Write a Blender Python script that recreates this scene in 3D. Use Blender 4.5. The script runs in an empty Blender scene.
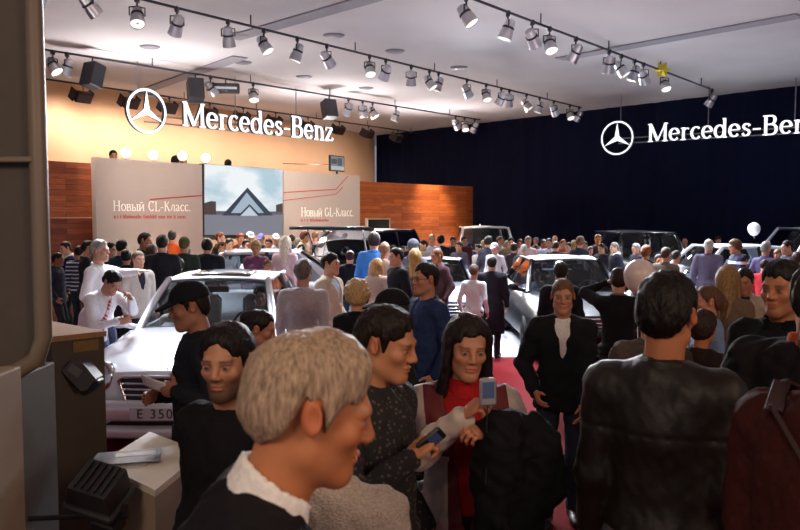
import bpy, math, random
import numpy as np
from mathutils import Vector, Matrix

random.seed(7)
RNG = np.random.default_rng(7)
C = bpy.context.scene.collection
SC = bpy.context.scene
PI = math.pi

# ------------------------------------------------------------------ camera geometry
F_PX, EYE, HORIZON = 778.0, 2.15, 215.0
PITCH = math.atan((265 - HORIZON) / F_PX)

def at(px, py, depth):
    """World point seen at pixel (px, py), DEPTH metres ahead of the camera along world Y."""
    u, v = (px - 400) / F_PX, (265 - py) / F_PX
    cy, sy = math.cos(PITCH), math.sin(PITCH)
    dx, dy, dz = u, cy + v * sy, -sy + v * cy
    k = depth / dy
    return np.array([dx * k, depth, EYE + dz * k])

# ------------------------------------------------------------------ colours and materials
def lin(c):
    if isinstance(c, str):
        c = tuple(int(c[i:i + 2], 16) / 255 for i in (0, 2, 4))
    return tuple((v / 12.92 if v <= 0.04045 else ((v + 0.055) / 1.055) ** 2.4) for v in c)

MATS = {}

def new_mat(name):
    m = bpy.data.materials.new(name)
    m.use_nodes = True
    return m, m.node_tree.nodes, m.node_tree.links, m.node_tree.nodes['Principled BSDF']

def mat(col, rough=0.6, metal=0.0, vary=0.12, bump=0.0, scale=60.0, emit=0.0, coat=0.0, spec=0.5, name='surface', stretch=None, sheen=0.0):
    key = (col, rough, metal, vary, bump, scale, emit, coat, spec, stretch, sheen)
    if key in MATS:
        return MATS[key]
    m, N, L, b = new_mat(name)
    rgb = lin(col)
    b.inputs['Roughness'].default_value = rough
    b.inputs['Metallic'].default_value = metal
    b.inputs['Coat Weight'].default_value = coat
    b.inputs['Specular IOR Level'].default_value = spec
    b.inputs['Sheen Weight'].default_value = sheen
    b.inputs['Base Color'].default_value = (*rgb, 1)
    if emit:
        b.inputs['Emission Color'].default_value = (*rgb, 1)
        b.inputs['Emission Strength'].default_value = emit
    if vary or bump:
        tc = N.new('ShaderNodeTexCoord')
        mp = N.new('ShaderNodeMapping')
        if stretch:
            mp.inputs['Scale'].default_value = stretch
        L.new(tc.outputs['Object'], mp.inputs['Vector'])
        no = N.new('ShaderNodeTexNoise')
        no.inputs['Scale'].default_value = scale
        no.inputs['Detail'].default_value = 4
        L.new(mp.outputs['Vector'], no.inputs['Vector'])
        if vary:
            r = N.new('ShaderNodeValToRGB')
            r.color_ramp.elements[0].position = 0.3
            r.color_ramp.elements[1].position = 0.7
            r.color_ramp.elements[0].color = (*[max(0, v * (1 - vary)) for v in rgb], 1)
            r.color_ramp.elements[1].color = (*[min(1, v * (1 + vary)) for v in rgb], 1)
            L.new(no.outputs['Fac'], r.inputs['Fac'])
            L.new(r.outputs['Color'], b.inputs['Base Color'])
        if bump:
            bp = N.new('ShaderNodeBump')
            bp.inputs['Strength'].default_value = bump
            bp.inputs['Distance'].default_value = 0.01
            L.new(no.outputs['Fac'], bp.inputs['Height'])
            L.new(bp.outputs['Normal'], b.inputs['Normal'])
    MATS[key] = m
    return m

def cloth(col, kind='cloth'):
    if kind == 'leather':
        return mat(col, 0.52, 0, 0.15, 0.12, 60, spec=0.35, name='leather')
    if kind == 'knit':
        return mat(col, 0.95, 0, 0.25, 0.8, 130, spec=0.15, name='knit', stretch=(1, 1, 1.6))
    if kind == 'denim':
        return mat(col, 0.85, 0, 0.3, 0.3, 90, spec=0.2, name='denim')
    if kind == 'satin':
        return mat(col, 0.55, 0, 0.12, 0.2, 40, spec=0.4, name='satin_cloth')
    return mat(col, 0.88, 0, 0.14, 0.25, 75, spec=0.2, name='cloth')

def striped(c1, c2, freq, axis='Z', name='striped_cloth', duty=0.5, diag=0.0):
    key = ('stripe', c1, c2, freq, axis, duty, diag)
    if key in MATS:
        return MATS[key]
    m, N, L, b = new_mat(name)
    b.inputs['Roughness'].default_value = 0.85
    tc = N.new('ShaderNodeTexCoord')
    sp = N.new('ShaderNodeSeparateXYZ')
    L.new(tc.outputs['Object'], sp.inputs[0])
    mu = N.new('ShaderNodeMath'); mu.operation = 'MULTIPLY'; mu.inputs[1].default_value = freq
    if diag:
        ad = N.new('ShaderNodeMath'); ad.operation = 'MULTIPLY_ADD'
        ad.inputs[1].default_value = diag
        L.new(sp.outputs['X'], ad.inputs[0]); L.new(sp.outputs[axis], ad.inputs[2])
        L.new(ad.outputs[0], mu.inputs[0])
    else:
        L.new(sp.outputs[axis], mu.inputs[0])
    fr = N.new('ShaderNodeMath'); fr.operation = 'FRACT'
    L.new(mu.outputs[0], fr.inputs[0])
    gt = N.new('ShaderNodeMath'); gt.operation = 'GREATER_THAN'; gt.inputs[1].default_value = duty
    L.new(fr.outputs[0], gt.inputs[0])
    mx = N.new('ShaderNodeMix'); mx.data_type = 'RGBA'
    mx.inputs['A'].default_value = (*lin(c1), 1); mx.inputs['B'].default_value = (*lin(c2), 1)
    L.new(gt.outputs[0], mx.inputs['Factor'])
    L.new(mx.outputs['Result'], b.inputs['Base Color'])
    MATS[key] = m
    return m

def blotched(c1, c2, scale, name='patterned_knit'):
    key = ('blotch', c1, c2, scale)
    if key in MATS:
        return MATS[key]
    m, N, L, b = new_mat(name)
    b.inputs['Roughness'].default_value = 0.9
    tc = N.new('ShaderNodeTexCoord')
    vo = N.new('ShaderNodeTexVoronoi'); vo.inputs['Scale'].default_value = scale
    L.new(tc.outputs['Object'], vo.inputs['Vector'])
    r = N.new('ShaderNodeValToRGB')
    r.color_ramp.elements[0].position = 0.22; r.color_ramp.elements[0].color = (*lin(c2), 1)
    r.color_ramp.elements[1].position = 0.34; r.color_ramp.elements[1].color = (*lin(c1), 1)
    L.new(vo.outputs['Distance'], r.inputs['Fac'])
    L.new(r.outputs['Color'], b.inputs['Base Color'])
    MATS[key] = m
    return m

def skin_mat():
    if 'skin' in MATS:
        return MATS['skin']
    m, N, L, b = new_mat('skin')
    at_ = N.new('ShaderNodeVertexColor'); at_.layer_name = 'tone'
    L.new(at_.outputs['Color'], b.inputs['Base Color'])
    b.inputs['Roughness'].default_value = 0.5
    b.inputs['Specular IOR Level'].default_value = 0.35
    MATS['skin'] = m
    return m

def hair_mat(col):
    return mat(col, 0.5, 0, 0.45, 0.6, 60, spec=0.22, name='hair', stretch=(2.2, 2.2, 0.5))

def glass_mat(tint='dfe8ee', refl=1.0, clear=0.85):
    key = ('glass', tint, refl, clear)
    if key in MATS:
        return MATS[key]
    m, N, L, b = new_mat('window_glass')
    N.remove(b)
    out = [n for n in N if n.type == 'OUTPUT_MATERIAL'][0]
    tr = N.new('ShaderNodeBsdfTransparent')
    tr.inputs['Color'].default_value = (*[v * clear for v in lin(tint)], 1)
    gl = N.new('ShaderNodeBsdfGlossy'); gl.inputs['Roughness'].default_value = 0.03
    fr = N.new('ShaderNodeFresnel'); fr.inputs['IOR'].default_value = 1.5
    mu = N.new('ShaderNodeMath'); mu.operation = 'MULTIPLY'; mu.inputs[1].default_value = refl
    L.new(fr.outputs[0], mu.inputs[0])
    mx = N.new('ShaderNodeMixShader')
    L.new(mu.outputs[0], mx.inputs[0]); L.new(tr.outputs[0], mx.inputs[1]); L.new(gl.outputs[0], mx.inputs[2])
    L.new(mx.outputs[0], out.inputs['Surface'])
    MATS[key] = m
    return m

def paint(col, metal=0.0, rough=0.3):
    return mat(col, rough, metal, 0, 0, coat=0.8 if sum(lin(col)) > .5 else 0, spec=0.5 if sum(lin(col)) > .5 else .3, name='car_paint')

CHROME = lambda: mat('d8dadf', 0.12, 1.0, 0, 0, name='chrome')

# ------------------------------------------------------------------ objects
def mesh_data(name, V, F, mats, smooth=True, cols=None, midx=None):
    me = bpy.data.meshes.new(name)
    if isinstance(F, np.ndarray) and F.ndim == 2:
        V = np.asarray(V, np.float32)
        me.vertices.add(len(V)); me.vertices.foreach_set('co', V.ravel())
        n, k = F.shape
        me.loops.add(n * k); me.loops.foreach_set('vertex_index', F.astype(np.int32).ravel())
        me.polygons.add(n)
        me.polygons.foreach_set('loop_start', np.arange(0, n * k, k, dtype=np.int32))
        me.update(calc_edges=True)
    else:
        me.from_pydata([tuple(map(float, v)) for v in V], [], [tuple(int(i) for i in f) for f in F])
    for m in (mats if isinstance(mats, (list, tuple)) else [mats]):
        me.materials.append(m)
    if midx is not None:
        me.polygons.foreach_set('material_index', np.asarray(midx, np.int32))
    if smooth:
        me.polygons.foreach_set('use_smooth', np.ones(len(me.polygons), bool))
    if cols is not None:
        a = me.color_attributes.new('tone', 'FLOAT_COLOR', 'POINT')
        a.data.foreach_set('color', np.concatenate([cols, np.ones((len(cols), 1))], 1).astype(np.float32).ravel())
    me.update()
    return me

def link(name, me, parent=None, loc=None, rotz=0.0):
    o = bpy.data.objects.new(name, me)
    C.objects.link(o)
    if parent is not None:
        o.parent = parent
    if loc is not None:
        o.location = tuple(float(v) for v in loc)
    if rotz:
        o.rotation_euler = (0, 0, rotz)
    return o

def obj(name, V, F, m, parent=None, smooth=True, cols=None, midx=None, loc=None, rotz=0.0):
    return link(name, mesh_data(name, V, F, m, smooth, cols, midx), parent, loc, rotz)

def empty(name, loc=(0, 0, 0), rotz=0.0):
    o = link(name, None, None, loc, rotz)
    o.empty_display_size = 0.2
    return o

def tag(o, label, cat, group=None, kind=None):
    if label: o['label'] = label
    if cat: o['category'] = cat
    if group: o['group'] = group
    if kind: o['kind'] = kind
    return o

class MB:
    """Collects hard-edged shapes into one mesh."""
    def __init__(self):
        self.V, self.F, self.M = [], [], []
    def add(self, V, F, mi=0):
        b = len(self.V)
        self.V.extend([tuple(map(float, v)) for v in V]); self.F.extend([tuple(b + int(i) for i in f) for f in F]); self.M.extend([mi] * len(F))
        return self
    def box(self, c, s, R=None, mi=0, bev=0.0):
        hx, hy, hz = s[0] / 2, s[1] / 2, s[2] / 2
        R = np.eye(3) if R is None else np.asarray(R)
        b = min(bev, hx * .9, hy * .9, hz * .9)
        c = np.asarray(c, float)
        if b <= 0:
            P = [(x, y, z) for x in (-hx, hx) for y in (-hy, hy) for z in (-hz, hz)]
            F = [(0, 1, 3, 2), (4, 6, 7, 5), (0, 4, 5, 1), (2, 3, 7, 6), (0, 2, 6, 4), (1, 5, 7, 3)]
            return self.add([c + R @ np.array(p) for p in P], F, mi)
        P, idx, F = [], {}, []
        for sx in (-1, 1):
            for sy in (-1, 1):
                for sz in (-1, 1):
                    for ax in range(3):
                        p = [sx * hx, sy * hy, sz * hz]
                        for k, sg in enumerate((sx, sy, sz)):
                            if k != ax:
                                p[k] -= sg * b
                        idx[(sx, sy, sz, ax)] = len(P); P.append(c + R @ np.array(p))
        S = (-1, 1)
        for ax in range(3):
            o = [k for k in range(3) if k != ax]
            for sg in S:
                q = []
                for a, d in ((-1, -1), (1, -1), (1, 1), (-1, 1)):
                    t = [0, 0, 0]; t[ax] = sg; t[o[0]] = a; t[o[1]] = d
                    q.append(idx[(*t, ax)])
                flip = (sg < 0) ^ (ax == 1)
                F.append(q[::-1] if flip else q)
            # edges running along ax
            for a in S:
                for d in S:
                    t0 = [0, 0, 0]; t0[ax] = -1; t0[o[0]] = a; t0[o[1]] = d
                    t1 = list(t0); t1[ax] = 1
                    q = [idx[(*t0, o[0])], idx[(*t1, o[0])], idx[(*t1, o[1])], idx[(*t0, o[1])]]
                    F.append(q)
        for sx in S:
            for sy in S:
                for sz in S:
                    F.append([idx[(sx, sy, sz, 0)], idx[(sx, sy, sz, 1)], idx[(sx, sy, sz, 2)]])
        return self.add(P, F, mi)
    def tube(self, pts, r, n=10, mi=0, closed=False):
        pts = [np.asarray(p, float) for p in pts]
        m = len(pts)
        rs = r if isinstance(r, (list, tuple)) else [r] * m
        V, F = [], []
        up = None
        for i, p in enumerate(pts):
            if closed:
                t = pts[(i + 1) % m] - pts[i - 1]
            else:
                t = pts[min(i + 1, m - 1)] - pts[max(i - 1, 0)]
            t = t / (np.linalg.norm(t) + 1e-9)
            if up is None:
                a = np.array([0, 0, 1.0]) if abs(t[2]) < 0.9 else np.array([1.0, 0, 0])
            else:
                a = up
            s = np.cross(t, a); s /= np.linalg.norm(s) + 1e-9
            up = np.cross(s, t)
            for k in range(n):
                th = 2 * PI * k / n
                V.append(p + rs[i] * (math.cos(th) * s + math.sin(th) * up))
        for i in range(m if closed else m - 1):
            for k in range(n):
                a, b = i * n + k, i * n + (k + 1) % n
                j = (i + 1) % m
                F.append((a, j * n + k, j * n + (k + 1) % n, b)[::-1])
        if not closed:
            F.append(tuple(range(n)))
            F.append(tuple((m - 1) * n + k for k in range(n))[::-1])
        return self.add(V, F, mi)
    def prism(self, poly, z0, z1, fn=None, mi=0):
        """Polygon in a local (x, z) plane, extruded over local y from z0 to z1; fn maps local to world."""
        fn = fn or (lambda p: p)
        n = len(poly)
        V = [fn((p[0], z0, p[1])) for p in poly] + [fn((p[0], z1, p[1])) for p in poly]
        F = [tuple(range(n)), tuple(range(2 * n - 1, n - 1, -1))]
        for i in range(n):
            j = (i + 1) % n
            F.append((i, n + i, n + j, j))
        return self.add(V, F, mi)
    def build(self, name, m, parent=None, smooth=False, loc=None, rotz=0.0):
        o = obj(name, self.V, self.F, m, parent, smooth, midx=self.M, loc=loc, rotz=rotz)
        return o

def rot(axis, deg):
    return np.array(Matrix.Rotation(math.radians(deg), 3, axis))

def lathe(profile, n=20):
    V, F = [], []
    m = len(profile)
    for r, z in profile:
        for k in range(n):
            a = 2 * PI * k / n
            V.append((r * math.cos(a), r * math.sin(a), z))
    for i in range(m - 1):
        for k in range(n):
            k2 = (k + 1) % n
            F.append((i * n + k, i * n + k2, (i + 1) * n + k2, (i + 1) * n + k))
    if profile[0][0] > 1e-6: F.append(tuple(range(n))[::-1])
    if profile[-1][0] > 1e-6: F.append(tuple((m - 1) * n + k for k in range(n)))
    return V, F

# ------------------------------------------------------------------ smooth solid modelling
CORN = [(i, j, k) for i in (0, 1) for j in (0, 1) for k in (0, 1)]
EDGES = [(a, b) for a in CORN for b in CORN if a < b and sum(abs(p - q) for p, q in zip(a, b)) == 1]

def nets(F, o, h):
    s = F < 0
    c = np.zeros(tuple(n - 1 for n in F.shape), np.int8)
    nx, ny, nz = c.shape
    for i, j, k in CORN:
        c += s[i:i + nx, j:j + ny, k:k + nz]
    act = (c > 0) & (c < 8)
    I, J, K = np.nonzero(act)
    n = len(I)
    if n == 0:
        return np.zeros((0, 3)), np.zeros((0, 4), int)
    ids = -np.ones(c.shape, np.int64); ids[act] = np.arange(n)
    acc = np.zeros((n, 3)); cnt = np.zeros(n)
    for a, b in EDGES:
        fa = F[I + a[0], J + a[1], K + a[2]].astype(float); fb = F[I + b[0], J + b[1], K + b[2]].astype(float)
        m = (fa < 0) != (fb < 0)
        t = np.where(m, fa / np.where(fa == fb, 1, fa - fb), 0)
        acc += m[:, None] * (np.array(a) + t[:, None] * (np.array(b) - np.array(a)))
        cnt += m
    V = (acc / cnt[:, None] + np.stack([I, J, K], 1)) * h + o
    quads = []
    A = s[:-1] != s[1:]
    i, j, k = np.nonzero(A[:, 1:-1, 1:-1]); j += 1; k += 1
    q = np.stack([ids[i, j - 1, k - 1], ids[i, j, k - 1], ids[i, j, k], ids[i, j - 1, k]], 1)
    fl = ~s[i, j, k]; q[fl] = q[fl][:, ::-1]; quads.append(q)
    A = s[:, :-1] != s[:, 1:]
    i, j, k = np.nonzero(A[1:-1, :, 1:-1]); i += 1; k += 1
    q = np.stack([ids[i - 1, j, k - 1], ids[i - 1, j, k], ids[i, j, k], ids[i, j, k - 1]], 1)
    fl = ~s[i, j, k]; q[fl] = q[fl][:, ::-1]; quads.append(q)
    A = s[:, :, :-1] != s[:, :, 1:]
    i, j, k = np.nonzero(A[1:-1, 1:-1, :]); i += 1; j += 1
    q = np.stack([ids[i - 1, j - 1, k], ids[i, j - 1, k], ids[i, j, k], ids[i - 1, j, k]], 1)
    fl = ~s[i, j, k]; q[fl] = q[fl][:, ::-1]; quads.append(q)
    return V, np.concatenate(quads)

class Field:
    def __init__(self, lo, hi, h):
        self.h = h
        self.o = np.asarray(lo, float) - 2.5 * h
        n = np.ceil((np.asarray(hi, float) - self.o) / h).astype(int) + 4
        self.ax = [(self.o[i] + h * np.arange(n[i])).astype(np.float32) for i in range(3)]
        self.F = np.full(tuple(n), 1.0, np.float32)
    def sub(self, lo, hi):
        sl = []
        for i in range(3):
            a = int(np.searchsorted(self.ax[i], lo[i])); b = int(np.searchsorted(self.ax[i], hi[i]))
            sl.append(slice(max(0, a), max(0, b)))
        return tuple(sl)
    def grid(self, sl=(slice(None),) * 3):
        return (self.ax[0][sl[0]][:, None, None], self.ax[1][sl[1]][None, :, None], self.ax[2][sl[2]][None, None, :])
    def fn(self, lo, hi, f, k=0.0, mode='add', margin=0.06):
        sl = self.sub(np.asarray(lo) - margin, np.asarray(hi) + margin)
        A = self.F[sl]
        if A.size == 0:
            return
        d = f(*self.grid(sl)).astype(np.float32)
        d = np.broadcast_to(d, A.shape)
        if mode == 'add':
            r = np.minimum(A, d)
            if k > 0:
                hh = np.maximum(k - np.abs(A - d), 0) / k
                r = r - hh * hh * k * 0.25
        else:
            r = np.maximum(A, -d)
            if k > 0:
                hh = np.maximum(k - np.abs(A + d), 0) / k
                r = r + hh * hh * k * 0.25
        self.F[sl] = r
    def cone(self, a, b, ra, rb, k=0.02, mode='add'):
        a, b = np.asarray(a, float), np.asarray(b, float)
        ba = b - a; L2 = float(ba @ ba) + 1e-9
        R = max(ra, rb)
        def f(X, Y, Z):
            px, py, pz = X - a[0], Y - a[1], Z - a[2]
            t = np.clip((px * ba[0] + py * ba[1] + pz * ba[2]) / L2, 0, 1)
            return np.sqrt((px - t * ba[0]) ** 2 + (py - t * ba[1]) ** 2 + (pz - t * ba[2]) ** 2) - (ra + t * (rb - ra))
        self.fn(np.minimum(a, b) - R, np.maximum(a, b) + R, f, k, mode)
    def ell(self, c, r, R=None, k=0.02, mode='add'):
        c = np.asarray(c, float); r = np.asarray(r, float)
        M = np.eye(3) if R is None else np.asarray(R)
        def f(X, Y, Z):
            px, py, pz = X - c[0], Y - c[1], Z - c[2]
            q = [(px * M[0, i] + py * M[1, i] + pz * M[2, i]) / r[i] for i in range(3)]
            k0 = np.sqrt(q[0] ** 2 + q[1] ** 2 + q[2] ** 2)
            k1 = np.sqrt((q[0] / r[0]) ** 2 + (q[1] / r[1]) ** 2 + (q[2] / r[2]) ** 2) + 1e-6
            return np.where(k0 < 0.15, -float(min(r)), k0 * (k0 - 1) / k1)
        R_ = float(max(r)) if R is not None else r
        self.fn(c - R_, c + R_, f, k, mode)
    def wrinkle(self, amp, freq, seed, vstretch=1.0):
        rg = np.random.default_rng(seed)
        X, Y, Z = self.grid()
        n = 0
        for q in range(5):
            kx, ky, kz = rg.normal(size=3) * freq * (1 + 0.35 * q)
            kz *= vstretch
            n = n + np.sin(kx * X + ky * Y + kz * Z + rg.uniform(0, 6.3) + 1.1 * np.sin(0.6 * (ky * X - kx * Z) + rg.uniform(0, 6.3))) / (1 + 0.3 * q)
        self.F += (amp * 0.5 * n).astype(np.float32)
    def mesh(self):
        F = self.F
        for ax in range(3):
            sl = [slice(None)] * 3
            for e in (0, -1):
                sl[ax] = e
                F[tuple(sl)] = np.maximum(F[tuple(sl)], 0.01)
        return nets(F, self.o, self.h)
# ------------------------------------------------------------------ people
TEMPL = {}

def head_template(fem, h):
    key = ('head', fem, h)
    if key in TEMPL:
        return TEMPL[key]
    f = Field((-.105, -.135, -.24), (.105, .13, .13), h)
    f.cone((0, .018, -.05), (0, .03, -.22), .052 if fem else .057, .050 if fem else .060, 0)
    f.ell((0, .012, .03), (.074, .095, .085), k=.03)
    f.ell((0, -.032, -.045), (.050 if fem else .053, .058, .072), k=.035)
    f.ell((0, -.071, -.100), (.017 if fem else .021, .021, .020), k=.028)
    for s in (-1, 1):
        f.cone((s * (.043 if fem else .047), .0, -.070), (s * .014, -.066, -.104), .014 if fem else .016, .013, .03)
        f.ell((s * .041, -.062, -.026), (.018, .017, .016), k=.025)
    f.cone((-.034, -.079, .016), (.034, -.079, .016), .0105 if fem else .013, .0105 if fem else .013, .02)
    for s in (-1, 1):
        f.ell((s * .031, -.098, -.005), (.017, .016, .0105), k=.012, mode='cut')
    f.cone((0, -.086, .010), (0, -.1065, -.030), .0075, .0112, .014)
    for s in (-1, 1):
        f.ell((s * .0125, -.098, -.035), (.0085, .010, .0075), k=.008)
        f.ell((s * .031, -.0755, -.005), (.0145, .0145, .0125), k=.004)
    f.ell((0, -.0895, -.0615), (.024, .009, .0055), k=.007)
    f.ell((0, -.0880, -.0725), (.020, .009, .0065), k=.007)
    f.fn((-.022, -.112, -.068), (.022, -.09, -.0655), lambda X, Y, Z: np.maximum(np.maximum(np.abs(X) - .021, np.abs(Z + .0668) - .0008), np.abs(Y + .1) - .012), k=.004, mode='cut')
    for s in (-1, 1):
        R = rot('Z', s * 22) @ rot('X', -14)
        f.ell((s * .079, .012, -.004), (.008, .0175, .029), R, k=.008)
        f.ell((s * .089, .009, -.002), (.008, .010, .019), R, k=.006, mode='cut')
    r = f.mesh()
    TEMPL[key] = r
    return r

def face_colours(V, skin, hair, fem, stubble=0.0, flush=0.25):
    x, y, z = V[:, 0], V[:, 1], V[:, 2]
    n = len(V)
    col = np.tile(np.array(lin(skin)), (n, 1))
    def mixin(c, w):
        nonlocal col
        w = np.clip(w, 0, 1)[:, None]
        col = col * (1 - w) + np.array(c) * w
    sk = np.array(lin(skin))
    front = y < -.03
    red = sk * np.array([1.02, .70, .66])
    for s in (-1, 1):
        mixin(red, flush * np.exp(-(((x - s * .042) / .022) ** 2 + ((z + .03) / .022) ** 2)) * front)
        mixin(red, flush * 1.3 * (np.abs(x) > .074) * (np.abs(z) < .045))
    mixin(red, flush * np.exp(-((x / .014) ** 2 + ((z + .03) / .012) ** 2)) * front)
    if stubble:
        hc = np.array(lin(hair)) * .8 + sk * .2
        w = 1 / (1 + np.exp((z + .045 - .25 * np.clip(y + .06, 0, .06)) / .006)) * (y < .012) * np.clip((z + .150) / .035, 0, 1)
        w = np.maximum(w * (1 - .6 * np.exp(-((x / .03) ** 2 + ((z + .066) / .011) ** 2))), 0)
        mixin(hc, min(1, stubble * 1.25) * w)
    lipc = sk * (np.array([.95, .48, .48]) if fem else np.array([.88, .60, .58]))
    mixin(lipc, .85 * np.exp(-((x / .021) ** 4 + ((z + .067) / .0105) ** 4)) * (y < -.07))
    hc = np.array(lin(hair))
    for s in (-1, 1):
        u = (x - s * .031)
        bz = .0185 - .18 * np.abs(u - s * .004) ** 1.2
        mixin(hc * .9, .85 * np.exp(-((u / .019) ** 6 + ((z - bz) / (.0033 if fem else .0045)) ** 2)) * (y < -.045))
        mixin(sk * .30, .85 * np.exp(-((u / .0165) ** 6 + ((z - .0040) / .0032) ** 2)) * (y < -.06))
        e = np.exp(-((u / .0135) ** 6 + ((z + .0048) / .0038) ** 6)) * (y < -.06)
        mixin((.21, .19, .18), e)
        mixin((.02, .014, .01), np.exp(-((u / .0068) ** 6 + ((z + .0046) / .0044) ** 6)) * (y < -.06))
    return col

HAIRLINE = {
    'short': ([-.13, -.075, -.055, -.035, -.018, .002, .03, .05, .07, .12], [.064, .060, .042, .018, -.022, .026, .024, -.045, -.070, -.076]),
    'high': ([-.13, -.075, -.045, -.025, -.012, .002, .03, .05, .07, .12], [.090, .086, .072, .030, -.015, .026, .024, -.045, -.070, -.076]),
    'full': ([-.13, -.075, -.055, -.035, -.018, .002, .03, .05, .07, .12], [.066, .061, .042, .008, -.05, -.07, -.085, -.09, -.095, -.1]),
    'ring': ([-.13, -.075, -.045, -.025, -.012, .002, .03, .05, .07, .12], [.3, .3, .3, .3, .2, .05, .026, -.045, -.070, -.076]),
}

def hair_mesh(style, h, seed):
    long_ = style in ('long', 'wavy', 'tail', 'braid')
    f = Field((-.15, -.145, -.36 if long_ else -.17), (.15, .19, .19), h)
    t = {'crop': .004, 'short': .009, 'medium': .016, 'curly': .030, 'long': .013, 'wavy': .018, 'bob': .020, 'bun': .010, 'tail': .010, 'braid': .012, 'bald': .007, 'receding': .009, 'full': .016, 'swept': .012}.get(style, .013)
    f.ell((0, .013, .031), (.0752, .0962, .0855), k=0)
    f.ell((0, .03, -.015), (.0685, .0765, .075), k=.03)
    key = {'crop': 'short', 'short': 'short', 'medium': 'short', 'swept': 'short', 'curly': 'full', 'long': 'full', 'wavy': 'full', 'bob': 'full', 'bun': 'short', 'tail': 'short', 'braid': 'full', 'bald': 'ring', 'receding': 'high', 'full': 'full'}[style]
    ys, zs = HAIRLINE[key]
    X, Y, Z = f.grid()
    r0 = np.random.default_rng(seed + 1)
    a1, a2, a3 = r0.uniform(0, 6, 3)
    hz = np.interp(Y.ravel(), ys, zs).astype(np.float32).reshape(Y.shape)
    front_ = np.clip((-.035 - Y) / .03, 0, 1)
    hz = hz + front_ * (.010 * np.sin(30 * X + a1) + .006 * np.sin(85 * X + a2) + .0035 * np.sin(210 * X + a3) + 2.2 * np.clip(np.abs(X) - .035, 0, .03) * -.3)
    hz = hz + (1 - front_) * (.003 * np.sin(180 * Y + a2) + .002 * np.sin(330 * Y + a1))
    top_ = 1 + (.55 if style in ('medium', 'swept', 'full', 'short') else .2) * np.clip((Z - .06) / .05, 0, 1) * np.clip((.06 - Y) / .1, 0, 1)
    f.F = f.F - t * top_ * np.sqrt(np.clip((Z - hz) / .045, 0, 1))
    f.F = np.maximum(f.F, (hz - Z) * .75)
    if style == 'bald':
        f.F = np.maximum(f.F, (Z - .06) * .8)
    if style in ('long', 'wavy', 'bob', 'braid'):
        lo = -.30 if style in ('long', 'wavy') else -.10
        if style == 'braid': lo = -.13
        for s in (-1, 1):
            f.cone((s * .074, -.012, .03), (s * (.092 if style != 'bob' else .086), -.012, max(lo, -.22)), .020, .026, .03)
        f.cone((0, .06, .0), (0, .085, lo), .080, .062 if style != 'braid' else .03, .04)
        f.ell((0, -.085, -.050), (.074, .085, .108), k=.012, mode='cut')
    if style == 'bun':
        f.ell((0, .115, .045), (.045, .042, .042), k=.012)
    if style == 'tail':
        f.cone((0, .10, .05), (0, .13, -.02), .026, .03, .015); f.cone((0, .13, -.02), (0, .115, -.2), .03, .012, .02)
    if style == 'braid':
        for s in (-1, 1):
            for q in range(7):
                f.ell((s * .035, .105, .02 - q * .028), (.022, .018, .018), k=.006)
    rg = np.random.default_rng(seed)
    if style == 'curly':
        for q in range(70):
            a, b = rg.uniform(0, 2 * PI), rg.uniform(-.35, 1.0)
            c = np.array([.10 * math.cos(a) * math.sqrt(1 - min(b, .99) ** 2), .012 + .115 * math.sin(a) * math.sqrt(1 - min(b, .99) ** 2), .03 + .11 * b])
            if c[1] < -.06 and c[2] < .06: continue
            f.ell(c, [rg.uniform(.018, .028)] * 3, k=.006)
    else:
        f.wrinkle(.0022 if style not in ('crop',) else .001, 120, seed, 0.25)
        f.wrinkle(.0035 if style not in ('crop',) else .001, 38, seed + 9, 0.5)
        if style in ('wavy', 'braid'):
            f.wrinkle(.006, 45, seed + 3, 1.0)
    return f.mesh()

def hand_template(curl, h, thumb=0.0):
    """Left hand hanging from the wrist at the origin: fingers down, palm to -X, thumb to -Y."""
    key = ('hand', curl, h, thumb)
    if key in TEMPL:
        return TEMPL[key]
    f = Field((-.11, -.09, -.21), (.05, .07, .07), h)
    f.cone((0, 0, .06), (0, 0, -.005), .026, .024, 0)
    f.ell((0, .0, -.052), (.0155, .040, .050), k=.02)
    f.ell((-.010, -.024, -.035), (.014, .016, .028), k=.012)
    base = [(-.029, -.088, .074, .0088), (-.0095, -.094, .082, .0092), (.0105, -.091, .076, .0088), (.029, -.083, .060, .0076)]
    for q, (y, z, Lf, r) in enumerate(base):
        p = np.array([0.0, y * .95, z + .016])
        ang = 0.0
        spread = y * 1.6
        for sgi, (frac, w) in enumerate(((.46, .8), (.31, 1.1), (.23, .75))):
            ang += math.radians(curl * w * (1 + .06 * q))
            d = np.array([-math.sin(ang), spread * math.cos(ang), -math.cos(ang)])
            n = p + d * Lf * frac
            f.cone(p, n, r * (1 - .08 * sgi), r * (1 - .08 * (sgi + 1)), .004 if sgi else .008)
            p = n
    p0 = np.array([-.008, -.030, -.026])
    d1 = np.array([-.35 - thumb, -.62 + .3 * thumb, -.62]); d1 /= np.linalg.norm(d1)
    p1 = p0 + d1 * .042
    d2 = np.array([-.45 - thumb, -.30 + .4 * thumb, -.80]); d2 /= np.linalg.norm(d2)
    f.cone(p0, p1, .0125, .0105, .012); f.cone(p1, p1 + d2 * .033, .0105, .0085, .004)
    r = f.mesh()
    TEMPL[key] = r
    return r

def ik(S, W, hint, l1, l2):
    S, W = np.asarray(S, float), np.asarray(W, float)
    D = W - S
    d = np.linalg.norm(D)
    dd = min(max(d, abs(l1 - l2) + .03), (l1 + l2) * .995)
    u = D / (d + 1e-9)
    W = S + u * dd
    a = (l1 * l1 - l2 * l2 + dd * dd) / (2 * dd)
    hgt = math.sqrt(max(l1 * l1 - a * a, 1e-6))
    hv = np.asarray(hint, float); hv = hv - (hv @ u) * u; hv /= np.linalg.norm(hv) + 1e-9
    return S + u * a + hv * hgt, W

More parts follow.
